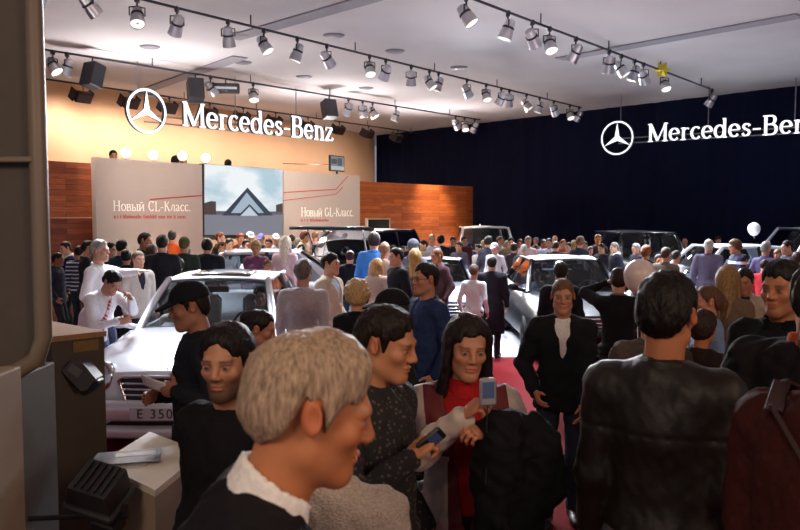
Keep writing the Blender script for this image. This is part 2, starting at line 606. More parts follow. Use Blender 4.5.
def shoe_mesh(h):
    key = ('shoe', h)
    if key in TEMPL:
        return TEMPL[key]
    f = Field((-.07, -.24, -.005), (.07, .11, .15), h)
    f.cone((0, .045, .045), (0, -.10, .035), .040, .042, 0)
    f.ell((0, -.12, .03), (.048, .085, .042), k=.03)
    f.cone((0, .03, .05), (0, .03, .115), .044, .043, .03)
    X, Y, Z = f.grid()
    f.F = np.maximum(f.F, .002 - Z)
    V, Fc = f.mesh()
    me = mesh_data('shoe', V, Fc, mat('1c1a1a', .4, 0, .1, .1, name='shoe_leather'))
    TEMPL[key] = me
    return me

OFF = {'tee': .008, 'shirt': .011, 'sweater': .015, 'knit': .018, 'jacket': .024, 'coat': .028, 'suit': .020, 'leather': .026, 'hoodie': .024}
HEM = {'tee': .84, 'shirt': .84, 'sweater': .88, 'knit': .86, 'jacket': .82, 'coat': .42, 'suit': .76, 'leather': .80, 'hoodie': .84}

def person(x, y, yaw, H, label, d, top='jacket', tc='26262c', hair='short', hc='1d1512', skin='c99a7c', fem=False,
           legs='23262f', inner=None, open_=0.0, collar=True, kind='cloth', lean=0, side=0, twist=0, hyaw=0, hpitch=0, hroll=0, armL=None, armR=None,
           hintL=None, hintR=None, palmL=None, palmR=None, curlL=22, curlR=22, wide=1.0, stubble=0.0, glasses=False, cap=None, capm=None,
           hem=None, seat=None, step=0, topmat=None, wrinkle=1.0, z0=0.0, lod=None, group='show visitors', cat='person', short_sleeve=False, tie=None, noleg=False, hscale=1.0, extra=None, turtleneck=False):
    seed = int(abs(x) * 1000 + y * 77 + 13) % 99991
    rg = np.random.default_rng(seed)
    s = H / 1.75
    if lod is None:
        lod = 0 if d < 1.8 else 1 if d < 3.2 else 2 if d < 6.3 else 3 if d < 9.5 else 4
    hc_, hh_, hr_, hb_, hd_ = [(.0075, .0028, .0032, .018, .0032), (.009, .0034, .004, .018, .0034), (.0125, .0048, .006, .024, .005), (.017, .0065, .008, .03, .008), (.023, .0095, .011, .04, .011)][lod]
    sw = (.152 if fem else .172) * wide
    hipw = .095
    piv = np.array([0, .01, .97])
    Rt = rot('Z', twist) @ rot('X', lean) @ rot('Y', side)
    Rh2 = rot('X', lean * .5) @ rot('Y', side * .5)
    hipz = .92
    if seat:
        pass
    def tp(p): return piv + Rt @ (np.asarray(p, float) - piv)
    def hp(p): return piv + Rh2 @ (np.asarray(p, float) - piv)
    S = {'L': tp((sw, .012, 1.40)), 'R': tp((-sw, .012, 1.40))}
    W, E = {}, {}
    for k, sg, tgt, hint in (('L', 1, armL, hintL), ('R', -1, armR, hintR)):
        if tgt is None:
            tgt = tp((sg * (sw + .055 + rg.uniform(-.01, .03)), -.05 + rg.uniform(-.10, .04), .89 + rg.uniform(0, .05)))
            if hint is None: hint = (sg * .2, .95, 0)
        E[k], W[k] = ik(S[k], tgt, hint if hint is not None else (sg * .6, .5, -.6), .285, .255)
    nb = tp((0, .02, 1.45))
    RH = rot('Z', hyaw) @ rot('X', hpitch) @ rot('Y', hroll)
    ho = tp((0, .012, 1.50)) + RH @ np.array([0, -.022, .134])
    # legs
    hj = {k: np.array([sg * hipw, .01, .92]) for k, sg in (('L', 1), ('R', -1))}
    if seat:
        kn = {k: np.array([sg * .12, -.40, .95]) for k, sg in (('L', 1), ('R', -1))}
        an = {k: np.array([sg * .12, -.60, .62]) for k, sg in (('L', 1), ('R', -1))}
    else:
        an = {k: np.array([sg * (.10 if not fem else .075), .02 + sg * step * .5, .09]) for k, sg in (('L', 1), ('R', -1))}
        kn = {}
        for k in 'LR':
            kn[k], _ = ik(hj[k], an[k], (0, -1, 0), .43, .425)
    def torso(f, inf, k=.045):
        f.ell(tp((0, .008, 1.29)), np.array([.158 * wide, .112 * (1 + .5 * (wide - 1)), .17]) * (.93 if fem else 1) + inf, Rt, k)
        f.ell(hp((0, 0, 1.10)), np.array([(.122 if fem else .145) * wide, (.095 if fem else .108) * wide, .17]) + inf, Rh2, k)
        f.ell((0, .012, .95), np.array([.160 * (1 + .6 * (wide - 1)), .118, .115]) + inf, None, k)
        f.cone(tp((-sw * .84, .014, 1.39)), tp((sw * .84, .014, 1.39)), .052 + inf, .052 + inf, k)
        f.cone(tp((0, .032, 1.435)), tp((sw * .80, .02, 1.392)), .046 + inf, .044 + inf, k)
        f.cone(tp((0, .032, 1.435)), tp((-sw * .80, .02, 1.392)), .046 + inf, .044 + inf, k)
        if fem:
            for sg in (-1, 1):
                f.ell(tp((sg * .066, -.082, 1.27)), np.array([.062, .055, .06]) + inf * .7, Rt, .03)
    def arms(f, inf, k=.025, end=0.0, short=False):
        for q in 'LR':
            f.cone(S[q], E[q], (.052 if not fem else .045) + inf, (.041 if not fem else .036) + inf, k)
            if not short:
                e = E[q] + (W[q] - E[q]) * (1 - end)
                f.cone(E[q], e, (.041 if not fem else .036) + inf, .028 + inf * .8, .015)
    pts = np.array([S['L'], S['R'], E['L'], E['R'], W['L'], W['R'], nb, tp((0, 0, 1.29)), hp((0, 0, 1.1)), (0, 0, .95)])
    # ---- body
    f = Field(pts.min(0) - .2, pts.max(0) + .16, hb_)
    torso(f, -.014)
    arms(f, -.010)
    f.cone(nb - Rt @ np.array([0, 0, .03]), ho + RH @ np.array([0, .02, -.07]), .055, .05, .03)
    if lod <= 2 and not seat:
        pass
    Vb, Fb = f.mesh()
    parts = [(Vb, Fb, np.tile(lin(skin), (len(Vb), 1)))]
    lo2 = np.array([min(an['L'][0], an['R'][0]) - .12, min(an['L'][1], an['R'][1], kn['L'][1], kn['R'][1]) - .12, .03])
    hi2 = np.array([.22, .2, 1.08])
    f = Field(lo2, hi2, hb_)
    f.ell((0, .012, .95), (.148, .106, .11), k=.03)
    for k in 'LR':
        f.cone(hj[k], kn[k], .078, .052, .03); f.cone(kn[k], an[k], .05, .036, .02)
    V2, F2 = f.mesh()
    parts.append((V2, F2, np.tile(lin(skin), (len(V2), 1))))
    Vh, Fh = head_template(fem, hh_)
    ch = face_colours(Vh, skin, hc, fem, stubble)
    parts.append((Vh * hscale @ RH.T + ho, Fh, ch))
    for q, sg, palm, curl in (('L', 1, palmL, curlL), ('R', -1, palmR, curlR)):
        Vt, Ft = hand_template(curl, hd_)
        dv = W[q] - E[q]; dv /= np.linalg.norm(dv)
        pv = np.array(palm if palm is not None else (-sg, 0, 0), float)
        pv = pv - (pv @ dv) * dv; pv /= np.linalg.norm(pv) + 1e-9
        ez = -dv; ex = -pv if sg > 0 else pv; ey = np.cross(ez, ex)
        R = np.stack([ex, ey, ez], 1)
        Vq, Fq = Vt * (0.92 if fem else 1.0), Ft
        if sg < 0:
            Vq = Vq * np.array([-1, 1, 1]); Fq = Fq[:, ::-1]
        parts.append((Vq @ R.T + W[q], Fq, np.tile(np.array(lin(skin)) * np.array([1, .93, .9]), (len(Vq), 1))))
    n = 0; VV, FF, CC = [], [], []
    for V, Fc, col in parts:
        VV.append(V); FF.append(Fc + n); CC.append(col); n += len(V)
    root = obj('person', np.concatenate(VV) * s, np.concatenate(FF), skin_mat(), None, True, np.concatenate(CC), loc=(x, y, z0), rotz=math.radians(yaw))
    tag(root, label, cat, group)
    # ---- hair
    if hair:
        Vr, Fr = hair_mesh(hair, hr_, seed)
        obj('hair', (Vr * hscale @ RH.T + ho) * s, Fr, hair_mat(hc), root)
    # ---- top
    off = OFF[top]; hz = hem if hem is not None else HEM[top]
    lo, hi = pts.min(0) - .22, pts.max(0) + .16
    lo[2] = min(lo[2], hz - .05)
    f = Field(lo, hi, hc_)
    torso(f, off)
    if hz < .90:
        a, b = .172 * (1 + .6 * (wide - 1)) + off * .9, .128 + off * .9
        fl = .10 if top == 'coat' else .02
        f.fn((-.32, -.28, hz), (.32, .3, .98), lambda X, Y, Z: np.maximum((np.sqrt((X / a) ** 2 + ((Y - .012) / b) ** 2) - 1 - fl * np.clip(.95 - Z, 0, 1) * 2) * b, np.maximum(hz - Z, Z - .97)), .03)
    Zg = f.grid()[2]
    f.F = np.maximum(f.F, hz - Zg)
    # hollow the neck
    pn = tp((0, .005, 1.525))
    f.ell(pn, (.062, .062, .055), Rt, .015, mode='cut')
    if inner and open_ > 0:
        def vcut(X, Y, Z):
            P = [X - piv[0], Y - piv[1], Z - piv[2]]
            q = [P[0] * Rt[0, i] + P[1] * Rt[1, i] + P[2] * Rt[2, i] + piv[i] for i in range(3)]
            w = np.clip((q[2] - (1.44 - open_)) / open_, 0, 1) * (.085 if open_ > .5 else .055)
            return np.maximum(np.abs(q[0]) - w + .004 * (w <= 0), np.maximum(q[1] + .02, (1.44 - open_) - q[2]))
        f.fn(lo, hi, vcut, .006, mode='cut', margin=0)
    arms(f, off * .85, .028, .03, short_sleeve)
    if wrinkle:
        if top == 'leather':
            Zs = f.grid()[2]; Ys = f.grid()[1]
            f.F += (.004 * np.exp(-((Zs - 1.285) / .006) ** 2) * (Ys > 0)).astype(np.float32)
        w = {'leather': .0035, 'coat': .009, 'jacket': .007, 'suit': .005, 'hoodie': .008, 'shirt': .006}.get(top, .006) * wrinkle
        f.wrinkle(w, 26, seed, .7)
        if lod <= 2: f.wrinkle(w * .45, 60, seed + 5, .6)
    Vt, Ft = f.mesh()
    tm = topmat or cloth(tc, kind)
    obj({'tee': 'tee_shirt', 'knit': 'knit_sweater', 'leather': 'leather_jacket', 'suit': 'suit_jacket'}.get(top, top), Vt * s, Ft, tm, root)
    if inner:
        f = Field(pts.min(0) - .2, pts.max(0) + .16, hc_)
        torso(f, min(off - .014, .010))
        f.ell(tp((0, .0, 1.53)), (.056, .056, .05), Rt, .012, mode='cut')
        f.F = np.maximum(f.F, .98 - f.grid()[2])
        Vi, Fi = f.mesh()
        obj('shirt' if inner != 'sweater' else 'sweater', Vi * s, Fi, inner if not isinstance(inner, str) else cloth(inner), root)
    if collar:
        hgt = {'tee': .012, 'sweater': .02, 'knit': .03}.get(top, .05)
        rad = .070 if top not in ('coat', 'leather', 'jacket', 'hoodie') else .078
        gap = .0 if top in ('tee', 'sweater', 'knit') or turtleneck else (.05 if open_ else .03)
        if turtleneck: hgt, rad = .06, .063
        f = Field(tp((0, 0, 1.47)) - .17, tp((0, 0, 1.52)) + .17, min(hc_, .014))
        th = max(.007, hc_ * .75)
        def cf(X, Y, Z):
            P = [X - piv[0], Y - piv[1], Z - piv[2]]
            q = [P[0] * Rt[0, i] + P[1] * Rt[1, i] + P[2] * Rt[2, i] + piv[i] for i in range(3)]
            zc = (1.458 if collar is True else 1.482) + .25 * (q[1] - .02)
            r = np.sqrt(q[0] ** 2 + (q[1] - .012) ** 2)
            e = np.abs(r - (rad + .18 * np.clip(zc + .02 - q[2], -.02, .05))) - th
            e = np.maximum(e, np.abs(q[2] - zc) - hgt * .6)
            if gap:
                e = np.maximum(e, np.minimum(gap - np.abs(q[0]), -q[1] - .0))
            return e
        f.fn(tp((0, 0, 1.47)) - .16, tp((0, 0, 1.5)) + .16, cf, 0)
        Vc, Fc = f.mesh()
        if len(Vc):
            obj('collar', Vc * s, Fc, tm if collar is True else collar, root)
    # ---- trousers and shoes
    f = Field(lo2 - .03, hi2 + .03, hc_ * 1.1)
    f.ell((0, .012, .95), (.165, .123, .12), k=.03)
    for k in 'LR':
        f.cone(hj[k], kn[k], .092, .068, .03); f.cone(kn[k], an[k] - np.array([0, 0, .0]), .066, .056, .02)
    f.F = np.maximum(f.F, f.grid()[2] - 1.02)
    f.wrinkle(.006, 24, seed + 2, .8)
    Vl, Fl = f.mesh()
    obj('trousers', Vl * s, Fl, legs if not isinstance(legs, str) else cloth(legs, 'denim'), root)
    if not seat:
        for k, sg in (('L', 1), ('R', -1)):
            o = link('shoe', shoe_mesh(.006 if lod <= 2 else .013), root)
            o.location = tuple((an[k] + np.array([0, -.03, -.09])) * s); o.scale = (s, s, s); o.rotation_euler = (0, 0, sg * .15)
    def HW(V): return (np.asarray(V) * hscale @ RH.T + ho) * s
    if glasses:
        m = MB()
        for sg in (-1, 1):
            m.tube([(sg * .033 + .022 * math.cos(t), -.103, -.004 + .016 * math.sin(t)) for t in np.linspace(0, 2 * PI, 14)[:-1]], .0018, 6, closed=True)
            m.tube([(sg * .055, -.102, .0), (sg * .076, -.05, .004), (sg * .08, .01, .006)], .0018, 6)
        m.tube([(-.011, -.106, .0), (.011, -.106, .0)], .0018, 6)
        obj('eyeglasses', HW(m.V), m.F, mat('1a1412', .3, 0, 0, 0, name='spectacle_frame'), root)
    if cap:
        f = Field((-.12, -.21, .0), (.12, .15, .16), hr_)
        f.ell((0, .012, .04), (.088, .110, .095), k=0)
        f.F = np.maximum(f.F, .035 - f.grid()[2] + .12 * np.clip(-f.grid()[1], 0, .05))
        f.fn((-.08, -.19, .02), (.08, -.05, .06), lambda X, Y, Z: np.maximum(np.abs(Z - .046 - .35 * (Y + .085) + 2.5 * X * X) - .007, np.sqrt((X / .075) ** 2 + ((Y + .06) / .115) ** 2) * .075 - .075), .008)
        Vk, Fk = f.mesh()
        obj('cap', HW(Vk), Fk, capm or cloth(cap), root)
    if tie:
        m = MB()
        m.prism([(-.016, 1.455), (.016, 1.455), (.012, 1.42), (.036, 1.06), (0, 1.02), (-.036, 1.06), (-.012, 1.42)], -.008, .006)
        V = np.array(m.V)
        V[:, 1] += -.112 - .035 * np.clip((1.4 - V[:, 2]) / .15, -1, 1) + .012
        V2 = np.array([tp(v) for v in V])
        V2[:, 2] -= 0
        obj('necktie', V2 * s, m.F, tie, root)
    root_info = dict(root=root, s=s, W=W, E=E, S=S, tp=tp, HW=HW, ho=ho, RH=RH, nb=nb)
    return root_info
# ------------------------------------------------------------------ lettering (serif strokes drawn as ribbons)
def arc(cx, cy, rx, ry, a0, a1, n=16):
    return [(cx + rx * math.cos(math.radians(a0 + (a1 - a0) * i / n)), cy + ry * math.sin(math.radians(a0 + (a1 - a0) * i / n))) for i in range(n + 1)]

def stem(x, z0, z1, sl=.07, sr=.07, tl=.07, tr=.0):
    r = [('s', [(x, z0), (x, z1)], 1.0), ('h', [(x - .05 - sl, z0 + .018), (x + .05 + sr, z0 + .018)])]
    if tl or tr:
        r.append(('h', [(x - .05 - tl, z1 - .018), (x + .05 + tr, z1 - .018)]))
    return r

GLYPH = {
    'M': (.98, stem(.15, 0, .72, .07, .07, .07, 0) + stem(.82, 0, .72, .07, .07, 0, .07) + [('s', [(.15, .70), (.48, .04)], 1.1), ('s', [(.48, .04), (.82, .70)], .55)]),
    'e': (.52, [('s', arc(.25, .25, .19, .225, 5, 320, 22), 1), ('h', [(.06, .27), (.44, .27)])]),
    'r': (.42, stem(.13, 0, .48, .07, .07, .06, 0) + [('s', arc(.28, .30, .15, .15, 165, 55, 8), .9)]),
    'c': (.48, [('s', arc(.26, .25, .19, .225, 45, 320, 20), 1)]),
    'd': (.60, [('s', arc(.25, .25, .19, .225, 0, 360, 24), 1), ('s', [(.45, 0), (.45, .74)], 1), ('h', [(.36, .722), (.45, .722)]), ('h', [(.45, .018), (.56, .018)])]),
    's': (.42, [('s', [(.34, .38), (.30, .44), (.21, .465), (.12, .43), (.095, .36), (.13, .30), (.21, .26), (.30, .215), (.335, .14), (.29, .06), (.19, .025), (.10, .05), (.065, .12)], 1)]),
    '-': (.40, [('h', [(.05, .25), (.35, .25)], 1.5)]),
    'B': (.68, stem(.15, 0, .72, .07, 0, .07, 0) + [('s', [(.15, .70), (.33, .70)] + arc(.35, .545, .15, .155, 90, -90, 10) + [(.15, .385)], 1), ('s', [(.33, .385)] + arc(.37, .20, .19, .185, 90, -90, 10) + [(.15, .018)], 1)]),
    'n': (.60, stem(.13, 0, .48, .06, .06, .06, 0) + stem(.45, 0, .32, .06, .06, 0, 0) + [('s', arc(.29, .30, .16, .16, 170, 0, 12), 1)]),
    'z': (.48, [('h', [(.06, .46), (.42, .46)]), ('s', [(.40, .45), (.08, .03)], 1.1), ('h', [(.05, .02), (.43, .02)]), ('s', [(.07, .46), (.07, .36)], .5), ('s', [(.43, .02), (.43, .12)], .5)]),
    'Н': (.76, stem(.15, 0, .70, .06, .06, .06, .06) + stem(.60, 0, .70, .06, .06, .06, .06) + [('h', [(.15, .36), (.60, .36)])]),
    'о': (.52, [('s', arc(.26, .25, .20, .225, 0, 360, 22), 1)]),
    'в': (.50, stem(.12, 0, .48, .06, 0, .06, 0) + [('s', [(.12, .46), (.26, .46)] + arc(.28, .365, .10, .10, 90, -90, 8) + [(.12, .26)], .9), ('s', arc(.28, .14, .13, .12, 90, -90, 8) + [(.12, .02)], .9)]),
    'ы': (.72, stem(.12, 0, .48, .06, 0, .06, .04) + [('s', [(.12, .27), (.28, .27)] + arc(.28, .145, .12, .125, 90, -90, 8) + [(.12, .02)], .9)] + stem(.60, 0, .48, .06, .06, .06, .04)),
    'й': (.62, stem(.12, 0, .48, .06, .05, .06, .04) + stem(.48, 0, .48, .05, .06, .05, .06) + [('s', [(.14, .06), (.46, .42)], .6), ('s', arc(.30, .64, .10, .07, 180, 360, 8), .7)]),
    'C': (.68, [('s', arc(.36, .36, .27, .335, 45, 318, 22), 1.05), ('s', [(.56, .60), (.58, .70)], .5)]),
    'G': (.74, [('s', arc(.36, .36, .27, .335, 45, 330, 22), 1.05), ('s', [(.60, .32), (.60, .10)], 1), ('h', [(.48, .32), (.68, .32)])]),
    'L': (.58, stem(.15, 0, .70, .06, 0, .06, .06) + [('h', [(.15, .02), (.52, .02)], 1.3), ('s', [(.52, .02), (.53, .16)], .6)]),
    'К': (.68, stem(.15, 0, .70, .06, .06, .06, .06) + [('s', [(.17, .33), (.54, .69)], .6), ('s', [(.30, .42), (.58, .02)], 1.1), ('h', [(.50, .018), (.66, .018)])]),
    'л': (.58, stem(.46, 0, .48, .05, .06, .05, .05) + [('s', [(.46, .46), (.22, .46), (.17, .18), (.06, .03)], .8)]),
    'а': (.52, [('s', [(.10, .38), (.14, .45), (.24, .465), (.33, .43), (.36, .34), (.36, .04), (.44, .02)], .9), ('s', [(.36, .28), (.20, .25), (.09, .17), (.09, .08), (.16, .02), (.26, .04), (.36, .12)], .9)]),
    'с': (.48, [('s', arc(.26, .25, .19, .225, 45, 320, 20), 1)]),
    '.': (.26, [('s', [(.12, .0), (.12, .09)], 1)]),
    ' ': (.34, []),
}

def ribbon(mb, pts, w, fn, depth, auto, mi=0):
    P = [np.array(p, float) for p in pts]
    n = len(P)
    Lq, Rq = [], []
    for i in range(n):
        t = P[min(i + 1, n - 1)] - P[max(i - 1, 0)]
        t /= np.linalg.norm(t) + 1e-9
        ww = w * (.045 + .060 * abs(t[1]) ** 1.3) if auto else w * .036
        nrm = np.array([-t[1], t[0]]) * ww / 2 * (1 if auto else 1)
        Lq.append(P[i] + nrm); Rq.append(P[i] - nrm)
    V, F = [], []
    for y in (0, depth):
        for q in Lq + Rq:
            V.append(fn((q[0], y, q[1])))
    m = 2 * n
    for i in range(n - 1):
        F += [(i, i + 1, n + i + 1, n + i), (m + i, m + n + i, m + n + i + 1, m + i + 1), (i, m + i, m + i + 1, i + 1), (n + i, n + i + 1, m + n + i + 1, m + n + i)]
    F += [(0, n, m + n, m), (n - 1, m + n - 1, m + 2 * n - 1, 2 * n - 1)]
    mb.add(V, F, mi)

def letter(ch, fn, depth, name, m, parent):
    mb = MB()
    for st in GLYPH[ch][1]:
        ribbon(mb, st[1], (st[2] if len(st) > 2 else 1.0), fn, depth, st[0] == 's')
    if mb.V:
        return mb.build(name, m, parent)

def text_width(t): return sum(GLYPH[c][0] for c in t)

def wall_frame(p0, ex, n_out):
    """Maps (along, out-of-wall, up) to world."""
    ex = np.asarray(ex, float); n_out = np.asarray(n_out, float)
    def g(a, o, z): return np.asarray(p0) + ex * a + n_out * o + np.array([0, 0, z])
    return g

def struct(name, mb, m, smooth=False):
    o = mb.build(name, m, None, smooth) if isinstance(mb, MB) else mb
    o['kind'] = 'structure'
    return o

# ------------------------------------------------------------------ materials of the hall
def carpet_mat():
    return mat('6d0f17', 0.95, 0, 0.25, 0.5, 220, name='red_carpet', spec=0.1)

def wood_mat(name, c1, c2, c3, sx=1.0):
    m, N, L, b = new_mat(name)
    b.inputs['Roughness'].default_value = 0.45
    tc = N.new('ShaderNodeTexCoord')
    br = N.new('ShaderNodeTexBrick')
    br.inputs['Color1'].default_value = (*lin(c1), 1); br.inputs['Color2'].default_value = (*lin(c2), 1); br.inputs['Mortar'].default_value = (*lin(c3), 1)
    br.inputs['Scale'].default_value = 1.0
    br.inputs['Brick Width'].default_value = 0.95; br.inputs['Row Height'].default_value = 0.105
    br.inputs['Mortar Size'].default_value = 0.003; br.inputs['Bias'].default_value = 0.0; br.offset = 0.37; br.offset_frequency = 3
    L.new(tc.outputs['UV'], br.inputs['Vector'])
    no = N.new('ShaderNodeTexNoise'); no.inputs['Scale'].default_value = 3.0; no.inputs['Detail'].default_value = 6
    mp = N.new('ShaderNodeMapping'); mp.inputs['Scale'].default_value = (1.2, 14, 1)
    L.new(tc.outputs['UV'], mp.inputs['Vector']); L.new(mp.outputs['Vector'], no.inputs['Vector'])
    mx = N.new('ShaderNodeMix'); mx.data_type = 'RGBA'; mx.blend_type = 'MULTIPLY'; mx.inputs['Factor'].default_value = 0.6
    r = N.new('ShaderNodeValToRGB'); r.color_ramp.elements[0].position = .3; r.color_ramp.elements[0].color = (.45, .4, .36, 1); r.color_ramp.elements[1].position = .7; r.color_ramp.elements[1].color = (1.25, 1.2, 1.15, 1)
    L.new(no.outputs['Fac'], r.inputs['Fac'])
    L.new(br.outputs['Color'], mx.inputs['A']); L.new(r.outputs['Color'], mx.inputs['B'])
    L.new(mx.outputs['Result'], b.inputs['Base Color'])
    return m

def slab(name, pa, pb, z0, z1, th, m, kind='structure', uv=True):
    """Upright slab whose visible face runs from ground point pa to pb; thickness goes away from the camera."""
    pa, pb = np.array([pa[0], pa[1]]), np.array([pb[0], pb[1]])
    e = pb - pa; Ln = np.linalg.norm(e); e /= Ln
    nb = np.array([-e[1], e[0]])
    if nb @ (pa + pb) < 0: nb = -nb
    V = []
    for z in (z0, z1):
        for p in (pa, pb, pb + nb * th, pa + nb * th):
            V.append((p[0], p[1], z))
    F = [(0, 1, 5, 4), (1, 2, 6, 5), (2, 3, 7, 6), (3, 0, 4, 7), (4, 5, 6, 7), (3, 2, 1, 0)]
    o = obj(name, V, F, m, None, False)
    uvl = o.data.uv_layers.new(name='UVMap')
    for poly in o.data.polygons:
        for li in poly.loop_indices:
            v = V[o.data.loops[li].vertex_index]
            uvl.data[li].uv = ((np.array(v[:2]) - pa) @ e + .3 * abs((np.array(v[:2]) - pa) @ nb), v[2])
    if kind: o['kind'] = kind
    return o, pa, e, nb

# ------------------------------------------------------------------ room shell
CEIL = EYE + 3.3
corner = at(374, 136, 32.5)
tan_a = at(49, 81, 19.2)
tdir = (corner - tan_a); tdir /= np.linalg.norm(tdir[:2])
tan_l = tan_a - tdir * 9
blk_b = at(800, 86.6, 20.0)
bdir = blk_b - corner; bdir /= np.linalg.norm(bdir[:2])
blk_r = blk_b + bdir * 9

mb = MB(); mb.box((1, 3.0, -.05), (34, 17.4, .1)); struct('floor', mb, carpet_mat())
mb = MB(); mb.box((1, 23.6, -.05), (34, 23.8, .1)); struct('floor_stage', mb, mat('c9ccd4', .35, 0, .04, 0, 6, name='pale_stage_floor'))
ceil_m, N, L, b = new_mat('ceiling_cloth')
b.inputs['Roughness'].default_value = .9
no = N.new('ShaderNodeTexNoise'); no.inputs['Scale'].default_value = .35; no.inputs['Detail'].default_value = 2
tc = N.new('ShaderNodeTexCoord'); L.new(tc.outputs['Object'], no.inputs['Vector'])
r = N.new('ShaderNodeValToRGB'); r.color_ramp.elements[0].position = .3; r.color_ramp.elements[0].color = (*lin('b9b4b4'), 1); r.color_ramp.elements[1].position = .7; r.color_ramp.elements[1].color = (*lin('d3cdcb'), 1)
L.new(no.outputs['Fac'], r.inputs['Fac']); L.new(r.outputs['Color'], b.inputs['Base Color'])
mb = MB(); mb.box((1, 16, CEIL + .06), (34, 43, .12)); struct('ceiling', mb, ceil_m)
slab('wall_left', tan_l, corner + tdir * .05, 0, CEIL, .15, mat('d8ab85', .85, 0, .04, 0, .8, name='tan_wall'))
# black drape: real vertical folds
nb_ = np.array([bdir[1], -bdir[0], 0]); nb_ = nb_ if nb_[1] > 0 else -nb_
Lw = np.linalg.norm((blk_r - corner)[:2])
nn = 620; V, F = [], []
for i in range(nn + 1):
    a = Lw * i / nn
    w = .022 * math.sin(a * 9.5) + .010 * math.sin(a * 17.3 + 1.0) + .015 * math.sin(a * 3.1)
    p = corner + bdir * a + nb_ * (.12 + w)
    V += [(p[0], p[1], 0), (p[0], p[1], CEIL)]
for i in range(nn): F.append((2 * i, 2 * i + 2, 2 * i + 3, 2 * i + 1))
drape = obj('wall_back', V, F, mat('0f142b', .95, 0, .1, 0, 3, name='black_drape', spec=.1), None, True)
drape['kind'] = 'structure'

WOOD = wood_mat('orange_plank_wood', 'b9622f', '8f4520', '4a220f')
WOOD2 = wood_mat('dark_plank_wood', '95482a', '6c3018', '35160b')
pa0, pb0 = at(95, 158, 15.0), at(360, 175, 22.1)
pdir = (pb0 - pa0); pdir[2] = 0; pdir /= np.linalg.norm(pdir)
pback = np.array([-pdir[1], pdir[0], 0]); pback = pback if pback[1] > 0 else -pback
def on_plane(x, off=0.0):
    """Ground point of the backdrop plane (moved OFF metres towards the viewer) under pixel column x."""
    q0 = pa0 - pback * off
    t = (x - 400) / F_PX
    s_ = (t * q0[1] - q0[0]) / (pdir[0] - t * pdir[1])
    return q0 + pdir * s_
ztop = .5 * (pa0[2] + pb0[2])
wl0 = on_plane(30, -.35); wl1 = on_plane(96, -.35)
wtop = at(72, 162, on_plane(72, -.35)[1])[2]
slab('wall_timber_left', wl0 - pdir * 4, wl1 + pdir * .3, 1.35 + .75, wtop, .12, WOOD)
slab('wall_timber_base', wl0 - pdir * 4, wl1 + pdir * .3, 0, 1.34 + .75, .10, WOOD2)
wr0, wr1 = at(359, 181, 22.2), at(473, 187, 26.6)
slab('wall_timber_right', wr0, wr1, 0, .5 * (wr0[2] + wr1[2]), .2, WOOD)

# ------------------------------------------------------------------ backdrop panels and screen
BEIGE = mat('c6b4a6', .7, 0, .03, 0, 1.5, name='beige_panel')
RED = mat('c8372c', .6, 0, 0, 0, name='red_print')
WHITE_PRINT = mat('fbf3e6', .6, 0, 0, 0, name='white_print', emit=.25)
def panel(x0, x1, label):
    a, bq = on_plane(x0), on_plane(x1)
    o, p, e, nbk = slab('backdrop_panel', a, bq, 0, ztop, .13, BEIGE, None)
    tag(o, label, 'panel')
    return o
pnl = panel(97, 203.0, 'wide beige backdrop panel left of the big screen with white print')
pnr = panel(284.2, 360, 'beige backdrop panel right of the big screen with white print')
def panel_map(x, y, out=0.004):
    p = on_plane(x, out)
    return at(x, y, p[1])
def print_line(pts, w, parent, m=RED):
    mb = MB()
    for i in range(len(pts) - 1):
        a, bq = panel_map(*pts[i]), panel_map(*pts[i + 1])
        t = (bq - a) / np.linalg.norm(bq - a)
        up = np.cross(t, pback); up /= np.linalg.norm(up)
        V = [a + up * w, a - up * w, bq - up * w, bq + up * w]
        V2 = [v + pback * .003 for v in V]
        mb.add(V + V2, [(0, 1, 2, 3), (7, 6, 5, 4), (0, 4, 5, 1), (2, 6, 7, 3), (1, 5, 6, 2), (0, 3, 7, 4)])
    mb.build('printed_line', m, parent)
def panel_text(txt, x0, x1, yb, parent, m):
    a, bq = panel_map(x0, yb), panel_map(x1, yb)
    Ln = np.linalg.norm((bq - a)[:2]); sc = Ln / text_width(txt)
    cur = 0
    for ch in txt:
        def fn(p, cur=cur): return a + pdir * ((cur + p[0]) * sc) + pback * (p[1]) + np.array([0, 0, p[2] * sc * 1.2])
        letter(ch, fn, .004, 'printed_letter', m, parent)
        cur += GLYPH[ch][0]
panel_text('Новый CL-Класс.', 113, 191, 211, pnl, WHITE_PRINT)
panel_text('Новый GL-Класс.', 301, 354, 216.5, pnr, WHITE_PRINT)
print_line([(150, 199.5), (203.4, 195.4)], .012, pnl)
print_line([(283.6, 192.5), (336, 189.3), (348, 176)], .011, pnr)
print_line([(283.6, 200.5), (336, 194.3), (343, 187)], .009, pnr)
def small_print(x0, x1, yb, parent):
    mb = MB(); x = x0
    rg = np.random.default_rng(3)
    while x < x1:
        w = rg.uniform(.7, 1.5)
        a = panel_map(x, yb); c = panel_map(x + w * .62, yb)
        hh = rg.choice([.055, .06, .08])
        V = [a, c, c + (0, 0, hh), a + (0, 0, hh)]
        V2 = [v + pback * .003 for v in V]
        mb.add(V + V2, [(0, 1, 2, 3), (7, 6, 5, 4), (0, 4, 5, 1), (2, 6, 7, 3), (1, 5, 6, 2), (0, 3, 7, 4)])
        x += w + (1.6 if rg.random() < .16 else .1)
    mb.build('small_red_print', RED, parent)
small_print(114, 186, 218.5, pnl)
small_print(301, 330, 221.5, pnr)

